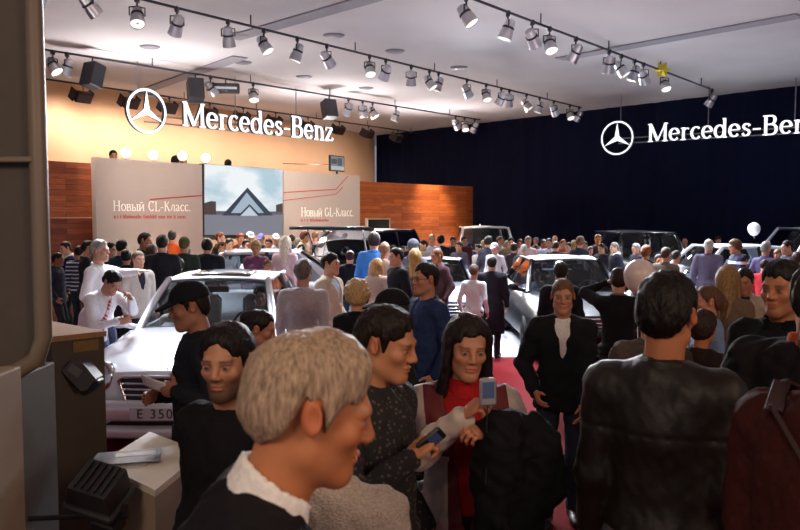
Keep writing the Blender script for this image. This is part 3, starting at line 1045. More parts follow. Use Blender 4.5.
# screen
sa, sb = on_plane(204.0, .03), on_plane(283.0, .03)
scz1 = at(204, 163.5, sa[1])[2]; scz0 = at(204, 236, sa[1])[2]
scr, *_ = slab('projection_screen', sa, sb, scz0, scz1, .12, mat('1c1d20', .5, 0, 0, 0, name='screen_case'), None)
tag(scr, 'large bright projection screen showing a glass pyramid under cloudy sky', 'screen')
def emis(col, st, name='screen_picture', cloudy=None):
    m, N, L, b = new_mat(name)
    b.inputs['Base Color'].default_value = (0.01, 0.01, 0.01, 1)
    b.inputs['Roughness'].default_value = .5
    b.inputs['Emission Color'].default_value = (*lin(col), 1)
    b.inputs['Emission Strength'].default_value = st
    if cloudy:
        tc = N.new('ShaderNodeTexCoord'); mp = N.new('ShaderNodeMapping'); mp.inputs['Scale'].default_value = (.8, .8, 2.0)
        no = N.new('ShaderNodeTexNoise'); no.inputs['Scale'].default_value = .9; no.inputs['Detail'].default_value = 5
        r = N.new('ShaderNodeValToRGB')
        r.color_ramp.elements[0].position = .38; r.color_ramp.elements[0].color = (*lin(cloudy), 1)
        r.color_ramp.elements[1].position = .58; r.color_ramp.elements[1].color = (*lin(col), 1)
        L.new(tc.outputs['Object'], mp.inputs[0]); L.new(mp.outputs[0], no.inputs['Vector']); L.new(no.outputs['Fac'], r.inputs['Fac'])
        L.new(r.outputs['Color'], b.inputs['Emission Color'])
    return m
SCR_M = [emis('f2f8fb', .95, cloudy='b4cfdd'), emis('8d8f9c', .75), emis('343f52', .8), emis('a9bccb', .9), emis('5c4a44', .6), emis('c9d7e2', .9), emis('6d6b72', .7)]
mb = MB()
def spoly(pts, mi, out):
    V = []
    for x, y in pts:
        p = on_plane(x, out); V.append(at(x, y, p[1]))
    mb.add(V, [tuple(range(len(V)))], mi)
spoly([(204.4, 164), (204.4, 217), (282.6, 217), (282.6, 169.5)], 0, .034)
spoly([(204.4, 214.5), (204.4, 235), (282.6, 235), (282.6, 214.5)], 1, .036)
spoly([(204.4, 203), (204.4, 214.6), (216, 214.6), (216, 201.5), (211, 201)], 4, .038)
spoly([(216, 211), (216, 214.6), (282.6, 214.6), (282.6, 211.5)], 6, .037)
spoly([(276, 205), (276, 212), (282.6, 212), (282.6, 203)], 4, .038)
spoly([(222, 215.5), (247.5, 187.5), (273, 215.5)], 2, .040)
spoly([(231, 213), (246.8, 192.5), (264, 213)], 3, .042)
spoly([(238, 215.8), (249.5, 204), (261, 215.8)], 2, .044)
spoly([(240.5, 215.8), (249.5, 206.5), (258, 215.8)], 5, .046)
mb.build('screen_image', SCR_M, scr)

# dark display in front of the timber wall
dp = at(378, 226, 22.0)
dd_ = np.array([pdir[0], pdir[1], 0])
mb = MB(); R_ = np.stack([pdir, pback, np.array([0, 0, 1.0])], 1)
root = empty('display_board', (dp[0], dp[1], 0)); tag(root, 'black framed display board in front of the orange timber wall', 'display board')
mb = MB(); mb.box((0, 0, dp[2]), (1.05, .05, .36), R_); mb.build('board', mat('17181c', .25, 0, 0, 0, name='dark_glass'), root)
mb = MB()
for a_, s_ in (((-.54, 0, 0), (.04, .08, .44)), ((.54, 0, 0), (.04, .08, .44)), ((0, 0, .2), (1.1, .08, .03)), ((0, 0, -.2), (1.1, .08, .03))):
    mb.box(R_ @ np.array(a_) + np.array([0, 0, dp[2]]), s_, R_)
mb.build('frame', mat('b9a48c', .5, 0, 0, 0, name='pale_frame'), root)
for sx in (-.4, .4):
    mb = MB(); mb.box(R_ @ np.array((sx, .03, 0)) + np.array([0, 0, (dp[2] - .2) / 2]), (.05, .05, dp[2] - .2), R_); mb.build('leg', mat('24242a', .5, name='dark_metal'), root)

# wall television on a post behind the right panel
tvp = on_plane(337, -.55); tz = at(337, 163.5, tvp[1])[2]
root = empty('television', (tvp[0], tvp[1], 0)); tag(root, 'small flat television above the right end of the beige backdrop', 'television')
mb = MB(); mb.box((0, 0, tz), (.66, .06, .44), R_, bev=.01); mb.build('casing', mat('15161a', .35, name='black_plastic'), root)
mb = MB()
for i, (xa, xb, za, zb, mi) in enumerate(((-.3, .3, -.19, .19, 0), (-.28, -.02, -.02, .12, 1), (.0, .2, -.06, .15, 2), (-.3, .3, -.19, -.08, 3))):
    V = [R_ @ np.array((x_, -.032 - .001 * (i + 1), 0)) + np.array([0, 0, tz + z_]) for x_, z_ in ((xa, za), (xb, za), (xb, zb), (xa, zb))]
    mb.add(V, [(0, 1, 2, 3)], mi)
mb.build('picture', [emis('9aa3ad', .6), emis('5a5f6a', .5), emis('74665c', .5), emis('cfd6dc', .7)], root)
mb = MB(); mb.tube([(0, .06, .0), (0, .06, tz)], .03); mb.build('post', mat('24242a', .5, name='dark_metal'), root)
# cable between screen and television
ca, cb = on_plane(288, -.4), on_plane(329, -.5)
mb = MB(); mb.tube([at(283, 163.5, ca[1]), at(305, 164.2, on_plane(305, -.45)[1]), at(328, 164.5, cb[1])], .012, 6)
o = mb.build('cable', mat('5a4030', .6, name='cable_rubber'), None); tag(o, 'thin dark cable running from the big screen to the small television', 'cable')

# mezzanine behind the backdrop, with globe lamps and two people on it
MZ = 1.72
ma, mbb = on_plane(97, -.6), on_plane(250, -.6)
V = []
for z in (MZ - .15, MZ):
    for p in (ma, mbb, mbb + pback * 2.0, ma + pback * 2.0):
        V.append((p[0], p[1], z))
o = obj('floor_mezzanine', V, [(0, 1, 5, 4), (1, 2, 6, 5), (2, 3, 7, 6), (3, 0, 4, 7), (4, 5, 6, 7), (3, 2, 1, 0)], mat('6a5a4c', .7, name='platform'), None, False); o['kind'] = 'structure'
gl_V, gl_F = lathe([(0.0, -.115)] + [(.115 * math.cos(t), .115 * math.sin(t)) for t in np.linspace(-1.4, 1.4, 12)] + [(0.0, .115)], 18)
GLOBE = mat('fff3e2', .4, 0, 0, 0, emit=1.1, name='lit_globe')
lamp0 = None
for i, (gx, gy, lab) in enumerate(((128, 153, 'leftmost white globe lamp above the left end of the beige backdrop'), (155, 155, 'second white globe lamp from the left above the beige backdrop'), (184, 156, 'third white globe lamp from the left, among the people above the backdrop'), (207, 158, 'white globe lamp just above the top left corner of the screen'))):
    p = on_plane(gx, -1.1); z = at(gx, gy, p[1])[2]
    if lamp0 is None:
        r0 = empty('globe_lamp', (p[0], p[1], MZ)); lamp0 = r0
        obj('globe', gl_V, gl_F, GLOBE, r0, loc=(0, 0, z - MZ))
        m2 = MB(); m2.tube([(0, 0, .0), (0, 0, z - MZ - .1)], .018, 8); m2.build('post', mat('3a2c22', .5, name='bronze'), r0)
        bV, bF = lathe([(.0, 0), (.13, 0), (.13, .02), (.02, .03), (0, .03)], 16); obj('base', bV, bF, mat('3a2c22', .5, name='bronze'), r0)
        z_first = z
        rr = r0
    else:
        rr = r0.copy(); C.objects.link(rr); rr.location = (p[0], p[1], MZ + (z - z_first))
        for ch in r0.children:
            c2 = ch.copy(); C.objects.link(c2); c2.parent = rr
        if abs(z - z_first) > 0: rr.location.z = MZ; rr.scale = (1, 1, (z - MZ) / (z_first - MZ))
    tag(rr, lab, 'lamp', 'globe lamps above the backdrop')

# ------------------------------------------------------------------ hanging signs
SIGN = mat('f6f8ff', .4, 0, 0, 0, emit=1.0, name='backlit_white')
SIDE = mat('39414f', .4, .3, 0, 0, name='sign_side')
STEEL = mat('9a9aa2', .35, .8, 0, 0, name='steel')
def star_sign(cx, cy, d0, ang, x_start, x_end, upto, yb0, yb1, dia_px, hang, name_lab, cap=1.0):
    c0 = at(cx, cy, d0)
    e = np.array([math.sin(math.radians(ang)), math.cos(math.radians(ang)), 0])
    back = np.array([-e[1], e[0], 0]); back = back if back @ np.array([c0[0], c0[1], 0]) > 0 else -back
    def s_of(x):
        t = (x - 400) / F_PX
        return (t * c0[1] - c0[0]) / (e[0] - t * e[1])
    s0, s1 = s_of(x_start), s_of(x_end)
    sc = (s1 - s0) / text_width(upto)
    zb = .5 * (at(x_start, yb0, (c0 + e * s0)[1])[2] + at(x_end, yb1, (c0 + e * s1)[1])[2])
    R = dia_px / 2 * d0 / F_PX
    root = empty('hanging_sign', (c0[0], c0[1], 0)); tag(root, name_lab, 'sign')
    o_ = np.array([c0[0], c0[1], 0])
    zc = c0[2]
    def fr(p): return e * p[0] + back * p[1] + np.array([0, 0, zc + p[2]])
    mb = MB()
    for i in range(3):
        a = math.radians(90 + 120 * i)
        tip = (R * .93 * math.cos(a), R * .93 * math.sin(a))
        l = (R * .165 * math.cos(a + PI / 3), R * .165 * math.sin(a + PI / 3)); r_ = (R * .165 * math.cos(a - PI / 3), R * .165 * math.sin(a - PI / 3))
        V = [fr((0, -.05, 0)), fr((l[0], 0, l[1])), fr((tip[0], 0, tip[1])), fr((r_[0], 0, r_[1])), fr((0, .07, 0)), fr((l[0], .06, l[1])), fr((tip[0], .06, tip[1])), fr((r_[0], .06, r_[1]))]
        mb.add(V, [(0, 1, 2), (0, 2, 3)], 0); mb.add(V, [(4, 6, 5), (4, 7, 6), (1, 5, 6, 2), (2, 6, 7, 3)], 1)
    mb.build('star', [SIGN, SIDE], root)
    mb = MB(); n = 48; V = []; F = []; MI = []
    for k in range(n):
        a = 2 * PI * k / n
        for rr, yy in ((R * .90, 0), (R, 0), (R, .09), (R * .90, .09)):
            V.append(fr((rr * math.cos(a), yy, rr * math.sin(a))))
    for k in range(n):
        k2 = (k + 1) % n
        for q in range(4):
            q2 = (q + 1) % 4
            F.append((4 * k + q, 4 * k + q2, 4 * k2 + q2, 4 * k2 + q)); MI.append(0 if q == 0 else 1)
    mb.V, mb.F, mb.M = [tuple(v) for v in V], F, MI
    mb.build('ring', [SIGN, SIDE], root)
    cur = 0
    for ch in 'Mercedes-Benz':
        def fn(p, cur=cur): return e * (s0 + (cur + p[0]) * sc) + back * p[1] + np.array([0, 0, zb + p[2] * sc * cap])
        def fn2(p, cur=cur): return e * (s0 + (cur + p[0]) * sc) + back * (p[1] + .008) + np.array([0, 0, zb + p[2] * sc * cap])
        mb = MB()
        for st in GLYPH[ch][1]:
            ribbon(mb, st[1], (st[2] if len(st) > 2 else 1.0) * 1.15, fn, .008, st[0] == 's', 0)
            ribbon(mb, st[1], (st[2] if len(st) > 2 else 1.0) * 1.15, fn2, .07, st[0] == 's', 1)
        mb.build('letter', [SIGN, SIDE], root)
        cur += GLYPH[ch][0]
    send = s0 + cur * sc
    for zz in (.03, .26):
        mb = MB(); q = zb + zz * sc
        mb.box(e * (send * .5) + back * .11 + np.array([0, 0, q]), (send, .03, .03), np.stack([e, back, np.array([0, 0, 1.0])], 1))
        mb.build('rail', STEEL, root)
    for hx in hang:
        s = s_of(hx)
        q0 = zc + R * .95 if abs(s) < R else zb + .26 * sc
        mb = MB(); mb.tube([e * s + back * .11 + np.array([0, 0, q0]), e * s + back * .11 + np.array([0, 0, CEIL])], .014, 6); mb.build('hanger', STEEL, root)
    return root
star_sign(147, 111, 17.0, 40, 184, 334, 'Mercedes-Benz', 126, 141, 44, (144, 240, 300), 'white star and lettering sign hanging in front of the tan wall', 1.12)
star_sign(617, 138, 21.6, -51.8 + 180, 645, 806, 'Mercedes-Ben', 142, 132.6, 33.5, (617, 704, 790), 'white star and lettering sign hanging in front of the black drape', 1.12)
# ------------------------------------------------------------------ tracks and lamps
TZ = EYE + 3.12
DARK = mat('3c3c44', .45, .5, 0, 0, name='dark_metal')
def line_pts(a, b): return np.array([a[0], a[1], TZ]), np.array([b[0], b[1], TZ])
def track(name_lab, a, b, ext0=0, ext1=0, r=.022):
    a, b = line_pts(a, b)
    e = (b - a) / np.linalg.norm(b - a)
    a2, b2 = a - e * ext0, b + e * ext1
    root = empty('lighting_track', (a2[0], a2[1], TZ)); tag(root, name_lab, 'lighting track')
    L_ = np.linalg.norm(b2 - a2)
    mb = MB(); mb.tube([(0, 0, 0), e * L_], r, 8); mb.build('rail', DARK, root)
    k = 1.0
    while k < L_:
        mb = MB(); p = e * k; mb.tube([p + np.array([0, 0, r]), p + np.array([0, 0, CEIL - TZ])], .012, 6); mb.build('hanger', DARK, root); k += 2.6
    def f(x):
        t = (x - 400) / F_PX
        s = (t * a[1] - a[0]) / (e[0] - t * e[1])
        return a + e * s
    return f
tA = track('long middle ceiling track crossing above the crowd', at(260, 32, 13.26), at(581, 109, 22.9), 9, 0)
tB = track('right front ceiling track ending at the black drape', at(464, 0, 11.3), at(713, 92, 19.7), 4, 0)
tC = track('rear ceiling track carrying the black speakers', at(49, 53, 15.0), at(480, 121, 25.8), 4, 0)
tD = track('wall washer track close to the tan wall', at(49, 78, 18.2), at(412, 131, 29.6), 5, 0)

LENS = mat('fff6e4', .3, 0, 0, 0, emit=1.5, name='lamp_lens')
CAN = mat('d6d7de', .3, 1.0, 0, 0, name='polished_lamp_shell')
def lamp_variant(tilt, az, chrome=True):
    """Hangs from its origin; the can points down, tilted TILT degrees towards azimuth AZ."""
    root = empty('stage_spotlight')
    mb = MB(); mb.box((0, 0, -.02), (.05, .07, .07), bev=.008); mb.tube([(0, 0, -.05), (0, 0, -.10)], .012, 8); mb.build('clamp', DARK, root)
    R = rot('Z', az) @ rot('X', tilt)
    mb = MB()
    mb.tube([R @ np.array((-.088, 0, 0)) + (0, 0, -.21), rot('Z', az) @ np.array((-.088, 0, .10)) + (0, 0, -.21), (0, 0, -.10), rot('Z', az) @ np.array((.088, 0, .10)) + (0, 0, -.21), R @ np.array((.088, 0, 0)) + (0, 0, -.21)], .009, 6)
    mb.build('yoke', DARK, root)
    m_ = CAN if chrome else mat('4a4240', .4, .7, 0, 0, name='dull_lamp_shell')
    V, F = lathe([(.0, .13), (.03, .13), (.055, .115), (.062, .09), (.066, .0), (.082, -.04), (.086, -.12), (.09, -.13), (.083, -.13), (.080, -.115)], 18)
    obj('shell', np.array(V) @ R.T + (0, 0, -.21), F, m_, root)
    V, F = lathe([(.0, -.108), (.079, -.112), (.079, -.118), (0, -.114)], 18)
    obj('lens', np.array(V) @ R.T + (0, 0, -.21), F, LENS, root)
    V, F = lathe([(.067, .03), (.075, .03), (.075, .005), (.067, .005)], 18)
    obj('band', np.array(V) @ R.T + (0, 0, -.21), F, DARK, root)
    return root
protos = {}
def copy_tree(o, parent=None):
    c = o.copy(); C.objects.link(c)
    if parent is not None: c.parent = parent
    for ch in list(o.children): copy_tree(ch, c)
    return c
def place_lamp(p, tilt, az, label, group, scale=1.0):
    key = (tilt, az)
    if key not in protos:
        o = lamp_variant(tilt, az); protos[key] = o
    else:
        o = copy_tree(protos[key])
    o.location = tuple(p); o.scale = (scale,) * 3
    tag(o, label, 'spotlight', group)
ORD = ['first', 'second', 'third', 'fourth', 'fifth', 'sixth', 'seventh', 'eighth', 'ninth', 'tenth', 'eleventh', 'twelfth', 'thirteenth', 'fourteenth', 'fifteenth', 'sixteenth', 'seventeenth', 'eighteenth', 'nineteenth', 'twentieth', 'twenty-first', 'twenty-second', 'twenty-third']
tilts = [(25, 0), (38, 40), (30, 200), (45, 320), (20, 90), (35, 250)]
def row(f, xs, what, group, sc, skip=0):
    for i, x in enumerate(xs):
        t, a = tilts[(i * 5 + len(xs)) % 6]
        place_lamp(f(x), t, a, 'polished spotlight on the %s, %s from the left' % (what, ORD[i]), group, sc)
row(tA, [48, 95, 142, 181, 231, 266, 299, 328, 370, 386, 411, 429, 438, 466, 485, 500, 508, 525, 538, 552, 568, 577], 'middle ceiling track', 'spotlights on the middle track', 1.22)
row(tB, [465, 506, 530, 547, 573, 606, 618, 631, 640, 661, 708], 'right front ceiling track', 'spotlights on the right track', 1.25)
row(tC, [58, 72, 213, 255, 349, 363, 373, 396, 455, 464, 474], 'rear ceiling track', 'spotlights on the rear track', 1.3)
row(lambda x: np.array([*at(x, 0, 9.5)[:2], TZ]), [385, 757, 774, 792], 'ceiling nearest the viewer', 'spotlights at the top edge', 1.3)

# wall washers: flat floods tipped at the tan wall
def washer(label, p):
    if 'washer' not in protos:
        root = empty('wall_washer'); protos['washer'] = root
        mb = MB(); mb.tube([(0, 0, 0), (0, 0, -.14)], .014, 8); mb.box((0, 0, -.02), (.06, .06, .06)); mb.build('clamp', DARK, root)
        Rw = R_ @ rot('X', 35)
        mb = MB(); mb.box(Rw @ np.array((0, 0, 0)) + (0, 0, -.3), (.42, .16, .26), Rw, bev=.02); mb.build('housing', mat('4a3d3a', .5, .4, 0, 0, name='brown_housing'), root)
        mb = MB(); mb.box(Rw @ np.array((0, .09, 0)) + (0, 0, -.3), (.36, .015, .20), Rw); mb.build('lens', LENS, root)
        for sx in (-.24, .24):
            mb = MB(); mb.box(Rw @ np.array((sx, .10, 0)) + (0, 0, -.3), (.02, .22, .28), Rw); mb.build('barn_door', DARK, root)
        o = root
    else:
        o = copy_tree(protos['washer'])
    o.location = tuple(p); tag(o, label, 'flood light', 'flood lights along the tan wall')
for i, x in enumerate([87, 134, 172, 212, 245, 277, 309, 340, 369, 398]):
    washer('brown flood light close to the tan wall, %s from the left' % ORD[i], tD(x))
# speakers on the rear track
def speaker(p, label, w):
    root = empty('loudspeaker', tuple(p)); tag(root, label, 'loudspeaker', 'loudspeakers on the rear track')
    Rw = rot('Z', w) @ rot('X', -16)
    mb = MB(); mb.tube([(0, 0, 0), (0, 0, -.12)], .02, 8); mb.build('bracket', DARK, root)
    mb = MB(); mb.box((0, 0, -.36), (.34, .30, .48), Rw, bev=.015); mb.build('cabinet', mat('1d1d22', .6, 0, 0, 0, name='speaker_black'), root)
    mb = MB(); mb.box(Rw @ np.array((0, -.156, 0)) + (0, 0, -.36), (.30, .012, .44), Rw, bev=.004); mb.build('grille', mat('2a2a30', .8, 0, .3, .4, 300, name='speaker_cloth'), root)
speaker(tC(97), 'black loudspeaker hanging left of the round star emblem', -30)
speaker(tC(198), 'black loudspeaker hanging above the start of the tan wall lettering', 25)
speaker(tC(330), 'black loudspeaker hanging above the end of the tan wall lettering', 35)
root = empty('control_box', tuple(tC(228))); tag(root, 'flat dark control box hanging beside a spotlight on the rear track', 'control box')
mb = MB(); mb.box((0, 0, -.22), (.62, .2, .22), rot('Z', 10), bev=.02); mb.build('case', mat('25262b', .4, name='black_plastic'), root)
mb = MB(); mb.box(rot('Z', 10) @ np.array((0, -.105, 0)) + (0, 0, -.22), (.5, .01, .05), rot('Z', 10)); mb.build('light_strip', mat('aab4c4', .4, name='grey_strip', emit=.3), root)
mb = MB(); mb.tube([(0, 0, 0), (0, 0, -.12)], .015, 8); mb.build('bracket', DARK, root)
# yellow star ornament on the right track
sp_ = tB(657)
mb = MB(); pts = []
for k in range(12):
    a = 2 * PI * k / 12; r_ = .19 if k % 2 == 0 else .11
    pts.append((r_ * math.cos(a), r_ * math.sin(a)))
V = [(0, -.07, 0)] + [(p[0], 0, p[1]) for p in pts] + [(0, .07, 0)]
F = [(0, 1 + i, 1 + (i + 1) % 12) for i in range(12)] + [(13, 1 + (i + 1) % 12, 1 + i) for i in range(12)]
o = obj('foil_star', V, F, mat('d9c43a', .35, .3, 0, 0, name='yellow_foil'), None, False, loc=(sp_[0], sp_[1] - .1, sp_[2] - .02)); tag(o, 'yellow foil star ornament stuck on the right ceiling track', 'ornament')

# ceiling fittings: small round vents and faint cross battens
vV, vF = lathe([(.0, -.03), (.16, -.03), (.2, -.005), (.2, 0), (0, 0)], 20)
vm = mat('77747a', .6, 0, 0, 0, name='vent_grey')
v0 = None
for i, (x, y) in enumerate(((150, 50), (240, 38), (334, 39), (395, 54), (459, 70), (304, 79), (366, 90), (243, 65))):
    d = 3.29 * F_PX / (HORIZON - y)
    p = at(x, y, d)
    if v0 is None:
        v0 = obj('ceiling_vent', vV, vF, vm, None, True); o = v0
    else:
        o = v0.copy(); C.objects.link(o)
    o.location = (p[0], p[1], CEIL)
    tag(o, 'small round grey ceiling vent, %s of the eight from the left' % ORD[sorted((150, 240, 334, 395, 459, 304, 366, 243)).index(x)], 'ceiling vent', 'round ceiling vents')
bm_ = mat('8f8b90', .9, 0, 0, 0, name='ceiling_batten')
for i, ((xa, ya), (xb, yb)) in enumerate((((232, 42), (420, -10)), ((560, 62), (800, 20)), ((95, 110), (240, 60)))):
    da, db = 3.28 * F_PX / (HORIZON - ya), 3.28 * F_PX / (HORIZON - yb)
    a, b2 = at(xa, ya, da), at(xb, yb, db)
    e = b2 - a; e[2] = 0; Ln = np.linalg.norm(e); e /= Ln
    mb = MB(); mb.box(((a + b2) / 2 * np.array([1, 1, 0])) + np.array([0, 0, CEIL - .012]), (Ln, .35, .03), np.stack([e, np.array([-e[1], e[0], 0]), np.array([0, 0, 1.0])], 1))
    o = mb.build('trim_%d' % (i + 1), bm_, None); o['kind'] = 'structure'
# ------------------------------------------------------------------ cars
RUBBER = mat('141416', .8, 0, 0, 0, name='tyre_rubber')
TRIM = mat('0e0f12', .35, 0, 0, 0, name='black_trim')
CAR_RECTS = []

def wheel(parent, x, y, r, side, w=.22):
    prof = [(r * .62, -w / 2), (r * .9, -w / 2), (r, -w * .32), (r, w * .32), (r * .9, w / 2), (r * .62, w / 2), (r * .62, -w / 2)]
    V, F = lathe(prof, 28)
    Rm = rot('Y', 90)
    o = link('wheel', None, parent)
    t = obj('tyre', np.array(V) @ Rm.T + (x, y, r), F, RUBBER, parent); t.name = 'wheel'
    C.objects.unlink(o); bpy.data.objects.remove(o)
    mb = MB()
    V, F = lathe([(r * .63, -w * .3), (r * .63, w * .40), (r * .58, w * .42), (r * .55, w * .2), (r * .55, -w * .3)], 28)
    mb.add(np.array(V) @ Rm.T * np.array([side, 1, 1]) + (x, y, r), F)
    for k in range(10):
        a = 2 * PI * k / 10
        c = np.array([0, math.cos(a), math.sin(a)])
        mb.tube([np.array((x + side * w * .36, y, r)) + c * r * .08, np.array((x + side * w * .38, y, r)) + c * r * .58], [r * .055, r * .045], 6)
    V, F = lathe([(0, .0), (r * .14, 0), (r * .14, .04), (0, .05)], 16)
    mb.add(np.array(V) @ rot('Y', 90 * side).T + (x + side * w * .30, y, r), F)
    mb.build('rim', mat('b8bac0', .25, .9, 0, 0, name='alloy'), t, True)
    return t

def grid_surface(P):
    """P: (n, m, 3) grid to V, F."""
    n, m, _ = P.shape
    V = P.reshape(-1, 3)
    F = [(i * m + j, i * m + j + 1, (i + 1) * m + j + 1, (i + 1) * m + j) for i in range(n - 1) for j in range(m - 1)]
    return V, F

def solid_sheet(P, th):
    """A grid surface with thickness th (shifted along its own normals)."""
    n, m, _ = P.shape
    du = np.gradient(P, axis=0); dv = np.gradient(P, axis=1)
    N = np.cross(du, dv); N /= np.linalg.norm(N, axis=2, keepdims=True) + 1e-9
    Q = P - N * th
    V1, F1 = grid_surface(P); V2, F2 = grid_surface(Q)
    k = len(V1)
    F = list(F1) + [tuple(k + i for i in f[::-1]) for f in F2]
    b = [(0, j) for j in range(m)] + [(i, m - 1) for i in range(1, n)] + [(n - 1, j) for j in range(m - 2, -1, -1)] + [(i, 0) for i in range(n - 2, 0, -1)]
    ids = [i * m + j for i, j in b]
    for q in range(len(ids)):
        a, c = ids[q], ids[(q + 1) % len(ids)]
        F.append((a, k + a, k + c, c))
    return np.concatenate([V1, V2]), F

def car(loc, deg, label, col, L=4.82, W=1.82, H=1.45, belt=.93, cowl=1.42, wtop=2.05, rtop=3.35, rbase=4.15, nose=.70, deck=1.0, hood=.90,
        wheel_r=.325, wb=(.86, 3.72), roofw=.56, metal=0.0, glass_tint='dfe8ee', clear=.8, plate=None, sunroof=False, tailgate=False, hero=False, kind='car', people=None, rough=.28, roofcol=None, sheen_white=False):
    root = empty('car', loc, math.radians(deg)); tag(root, label, kind, 'cars on show')
    c_, s_ = math.cos(math.radians(deg)), math.sin(math.radians(deg))
    CAR_RECTS.append((loc[0], loc[1], c_, s_, W / 2, L))
    P_ = paint(col, metal, rough)
    hw = W / 2
    ys = [0, .03, .12, .3, .6, 1.0, cowl, cowl + .18, cowl + .2, 2.0, 2.8, rtop, rbase - .22, rbase - .2, rbase, (rbase + L) / 2, L - .2, L - .05, L]
    ws = np.interp(ys, [0, .03, .12, .3, .6, 1.0, 1.5, L - 1.0, L - .4, L - .1, L], [.74, .79, .86, .92, .955, .985, 1, 1, .955, .89, .80]) * hw
    zt = np.interp(ys, [0, .03, .12, .3, .6, 1.0, cowl, cowl + .3, rbase - .2, rbase, L - .2, L - .05, L], [nose - .06, nose, nose + .035, nose + .08, (nose + hood) / 2 + .05, hood - .02, hood + .02, belt, belt + .05, deck, deck - .03, deck - .08, deck - .2])
    rec = [None] * len(ys)
    for i, yv in enumerate(ys):
        if cowl + .19 <= yv <= rbase - .21: rec[i] = .42
    rings = []
    for yv, w, z, rc in zip(ys, ws, zt, rec):
        zb = .22 if .3 < yv < L - .3 else .28
        zin = rc if rc else None
        half = [(0, zin or z + .025), (.40 * w, zin or z + .02), (.76 * w, zin or z + .004), (.80 * w, z - .002), (.88 * w, z - .02), (.955 * w, z - .09), (.995 * w, min(z - .18, .66)), (1.0 * w, min(.56, z - .2)), (.985 * w, .42), (.955 * w, .30), (.88 * w, zb), (0, zb)]
        ring = [(x, yv, zz) for x, zz in half] + [(-x, yv, zz) for x, zz in half[-2:0:-1]]
        rings.append(ring)
    n = len(rings[0])
    V = [p for r_ in rings for p in r_]
    F = []
    for i in range(len(rings) - 1):
        for k in range(n):
            k2 = (k + 1) % n
            F.append((i * n + k, (i + 1) * n + k, (i + 1) * n + k2, i * n + k2))
    F.append(tuple(range(n))); F.append(tuple((len(rings) - 1) * n + k for k in range(n))[::-1])
    body = obj('body', V, F, P_, root, True)
    # wheel arches cut out of the body
    cutV, cutF = [], []
    mb = MB()
    for y0 in wb:
        for sg in (-1, 1):
            mb.tube([(sg * (hw - .27), y0, wheel_r + .02), (sg * (hw + .1), y0, wheel_r + .02)], wheel_r + .06, 24)
    cut = mb.build('cutter', P_)
    md = body.modifiers.new('b', 'BOOLEAN'); md.object = cut; md.operation = 'DIFFERENCE'; md.solver = 'EXACT'
    bpy.context.view_layer.update()
    me = bpy.data.meshes.new_from_object(body.evaluated_get(bpy.context.evaluated_depsgraph_get()))
    body.modifiers.clear(); body.data = me
    me.materials.clear(); me.materials.append(P_)
    me.polygons.foreach_set('use_smooth', np.ones(len(me.polygons), bool))
    try: me.set_sharp_from_angle(angle=math.radians(38))
    except Exception: pass
    bpy.data.objects.remove(cut)
    for y0 in wb:
        for sg in (-1, 1):
            wheel(root, sg * (hw - .13), y0, wheel_r, sg)
    # glasshouse
    bw = .80 * hw
    u = np.linspace(-1, 1, 11); t = np.linspace(0, 1, 7)
    def gl(yb, zb, wbm, bowb, yt, zt_, wt, bowt, bulge, sgn):
        P = np.zeros((len(t), len(u), 3))
        for i, tt in enumerate(t):
            w = wbm + (wt - wbm) * tt; bow = bowb + (bowt - bowb) * tt
            P[i, :, 0] = u * w
            P[i, :, 1] = yb + (yt - yb) * tt - sgn * bow * (1 - u ** 2) - sgn * bulge * 4 * tt * (1 - tt) * .25
            P[i, :, 2] = zb + (zt_ - zb) * tt + .03 * tt * (1 - u ** 2) + bulge * tt * (1 - tt)
        return P
    G = glass_mat(glass_tint, 1.0, clear)
    ztop_ = H - .04
    wsP = gl(cowl + .04, belt + .01, bw * .97, .10, wtop, ztop_, roofw, .07, .06, 1)
    V, F = grid_surface(wsP); obj('windshield', V, F, G, root)
    rwP = gl(rbase - .05, belt + .06, bw * .95, .06, rtop, ztop_, roofw * .98, .04, .05, -1)
    V, F = grid_surface(rwP); obj('rear_window', V, F, G, root)
    ft, rt = wsP[-1], rwP[-1]
    k = np.linspace(0, 1, 9)[:, None, None]
    P = ft[None] * (1 - k) + rt[None] * k
    P[:, :, 2] += .035 * (4 * k[:, :, 0] * (1 - k[:, :, 0])) * (1 - .3 * u[None] ** 2)
    V, F = solid_sheet(P[:, ::-1], .03); obj('roof', V, F, P_ if roofcol is None else paint(roofcol), root)
    roofP = P
    if sunroof:
        a, bq = P[1, 2:9], P[4, 2:9]
        kk = np.linspace(0, 1, 4)[:, None, None]
        Q = P[1, 2:9][None] * (1 - kk) + P[4, 2:9][None] * kk
        Q[:, :, 2] = np.maximum(Q[:, :, 2], 0) + .022
        V, F = solid_sheet(Q[:, ::-1], .012); obj('sunroof', V, F, mat('5a4a40', .12, .2, 0, 0, coat=1, name='tinted_sunroof'), root)
    for sg in (-1, 1):
        c = 0 if sg < 0 else -1
        A0, A1 = wsP[0, c], wsP[-1, c]
        C0, C1 = rwP[0, c], rwP[-1, c]
        mb = MB(); mb.tube([A0 + (sg * .01, -.02, -.03), A0 * .5 + A1 * .5 + (sg * .012, 0, .03), A1 + (0, 0, .012)], [.045, .04, .035], 8); mb.build('pillar', P_, root, True)
        # side rail of the roof
        rail = [A1 + (sg * .0, 0, .012)] + [roofP[q, c] + (sg * .004, 0, -.012) for q in range(1, 8)] + [C1 + (0, 0, .0)]
        mb = MB(); mb.tube(rail, .032, 8); mb.build('roof_rail', P_, root, True)
        # C pillar: a tapered panel
        e = .20 if kind == 'car' else .12
        q = [C0 + (sg * .03, .03, -.06), C1 + (0, .02, .0), C1 + (sg * .015, -.16, .0), C0 + (sg * .055, -e - .25, -.09)]
        mb = MB(); inn = [p + np.array([-sg * .05, 0, 0]) for p in q]
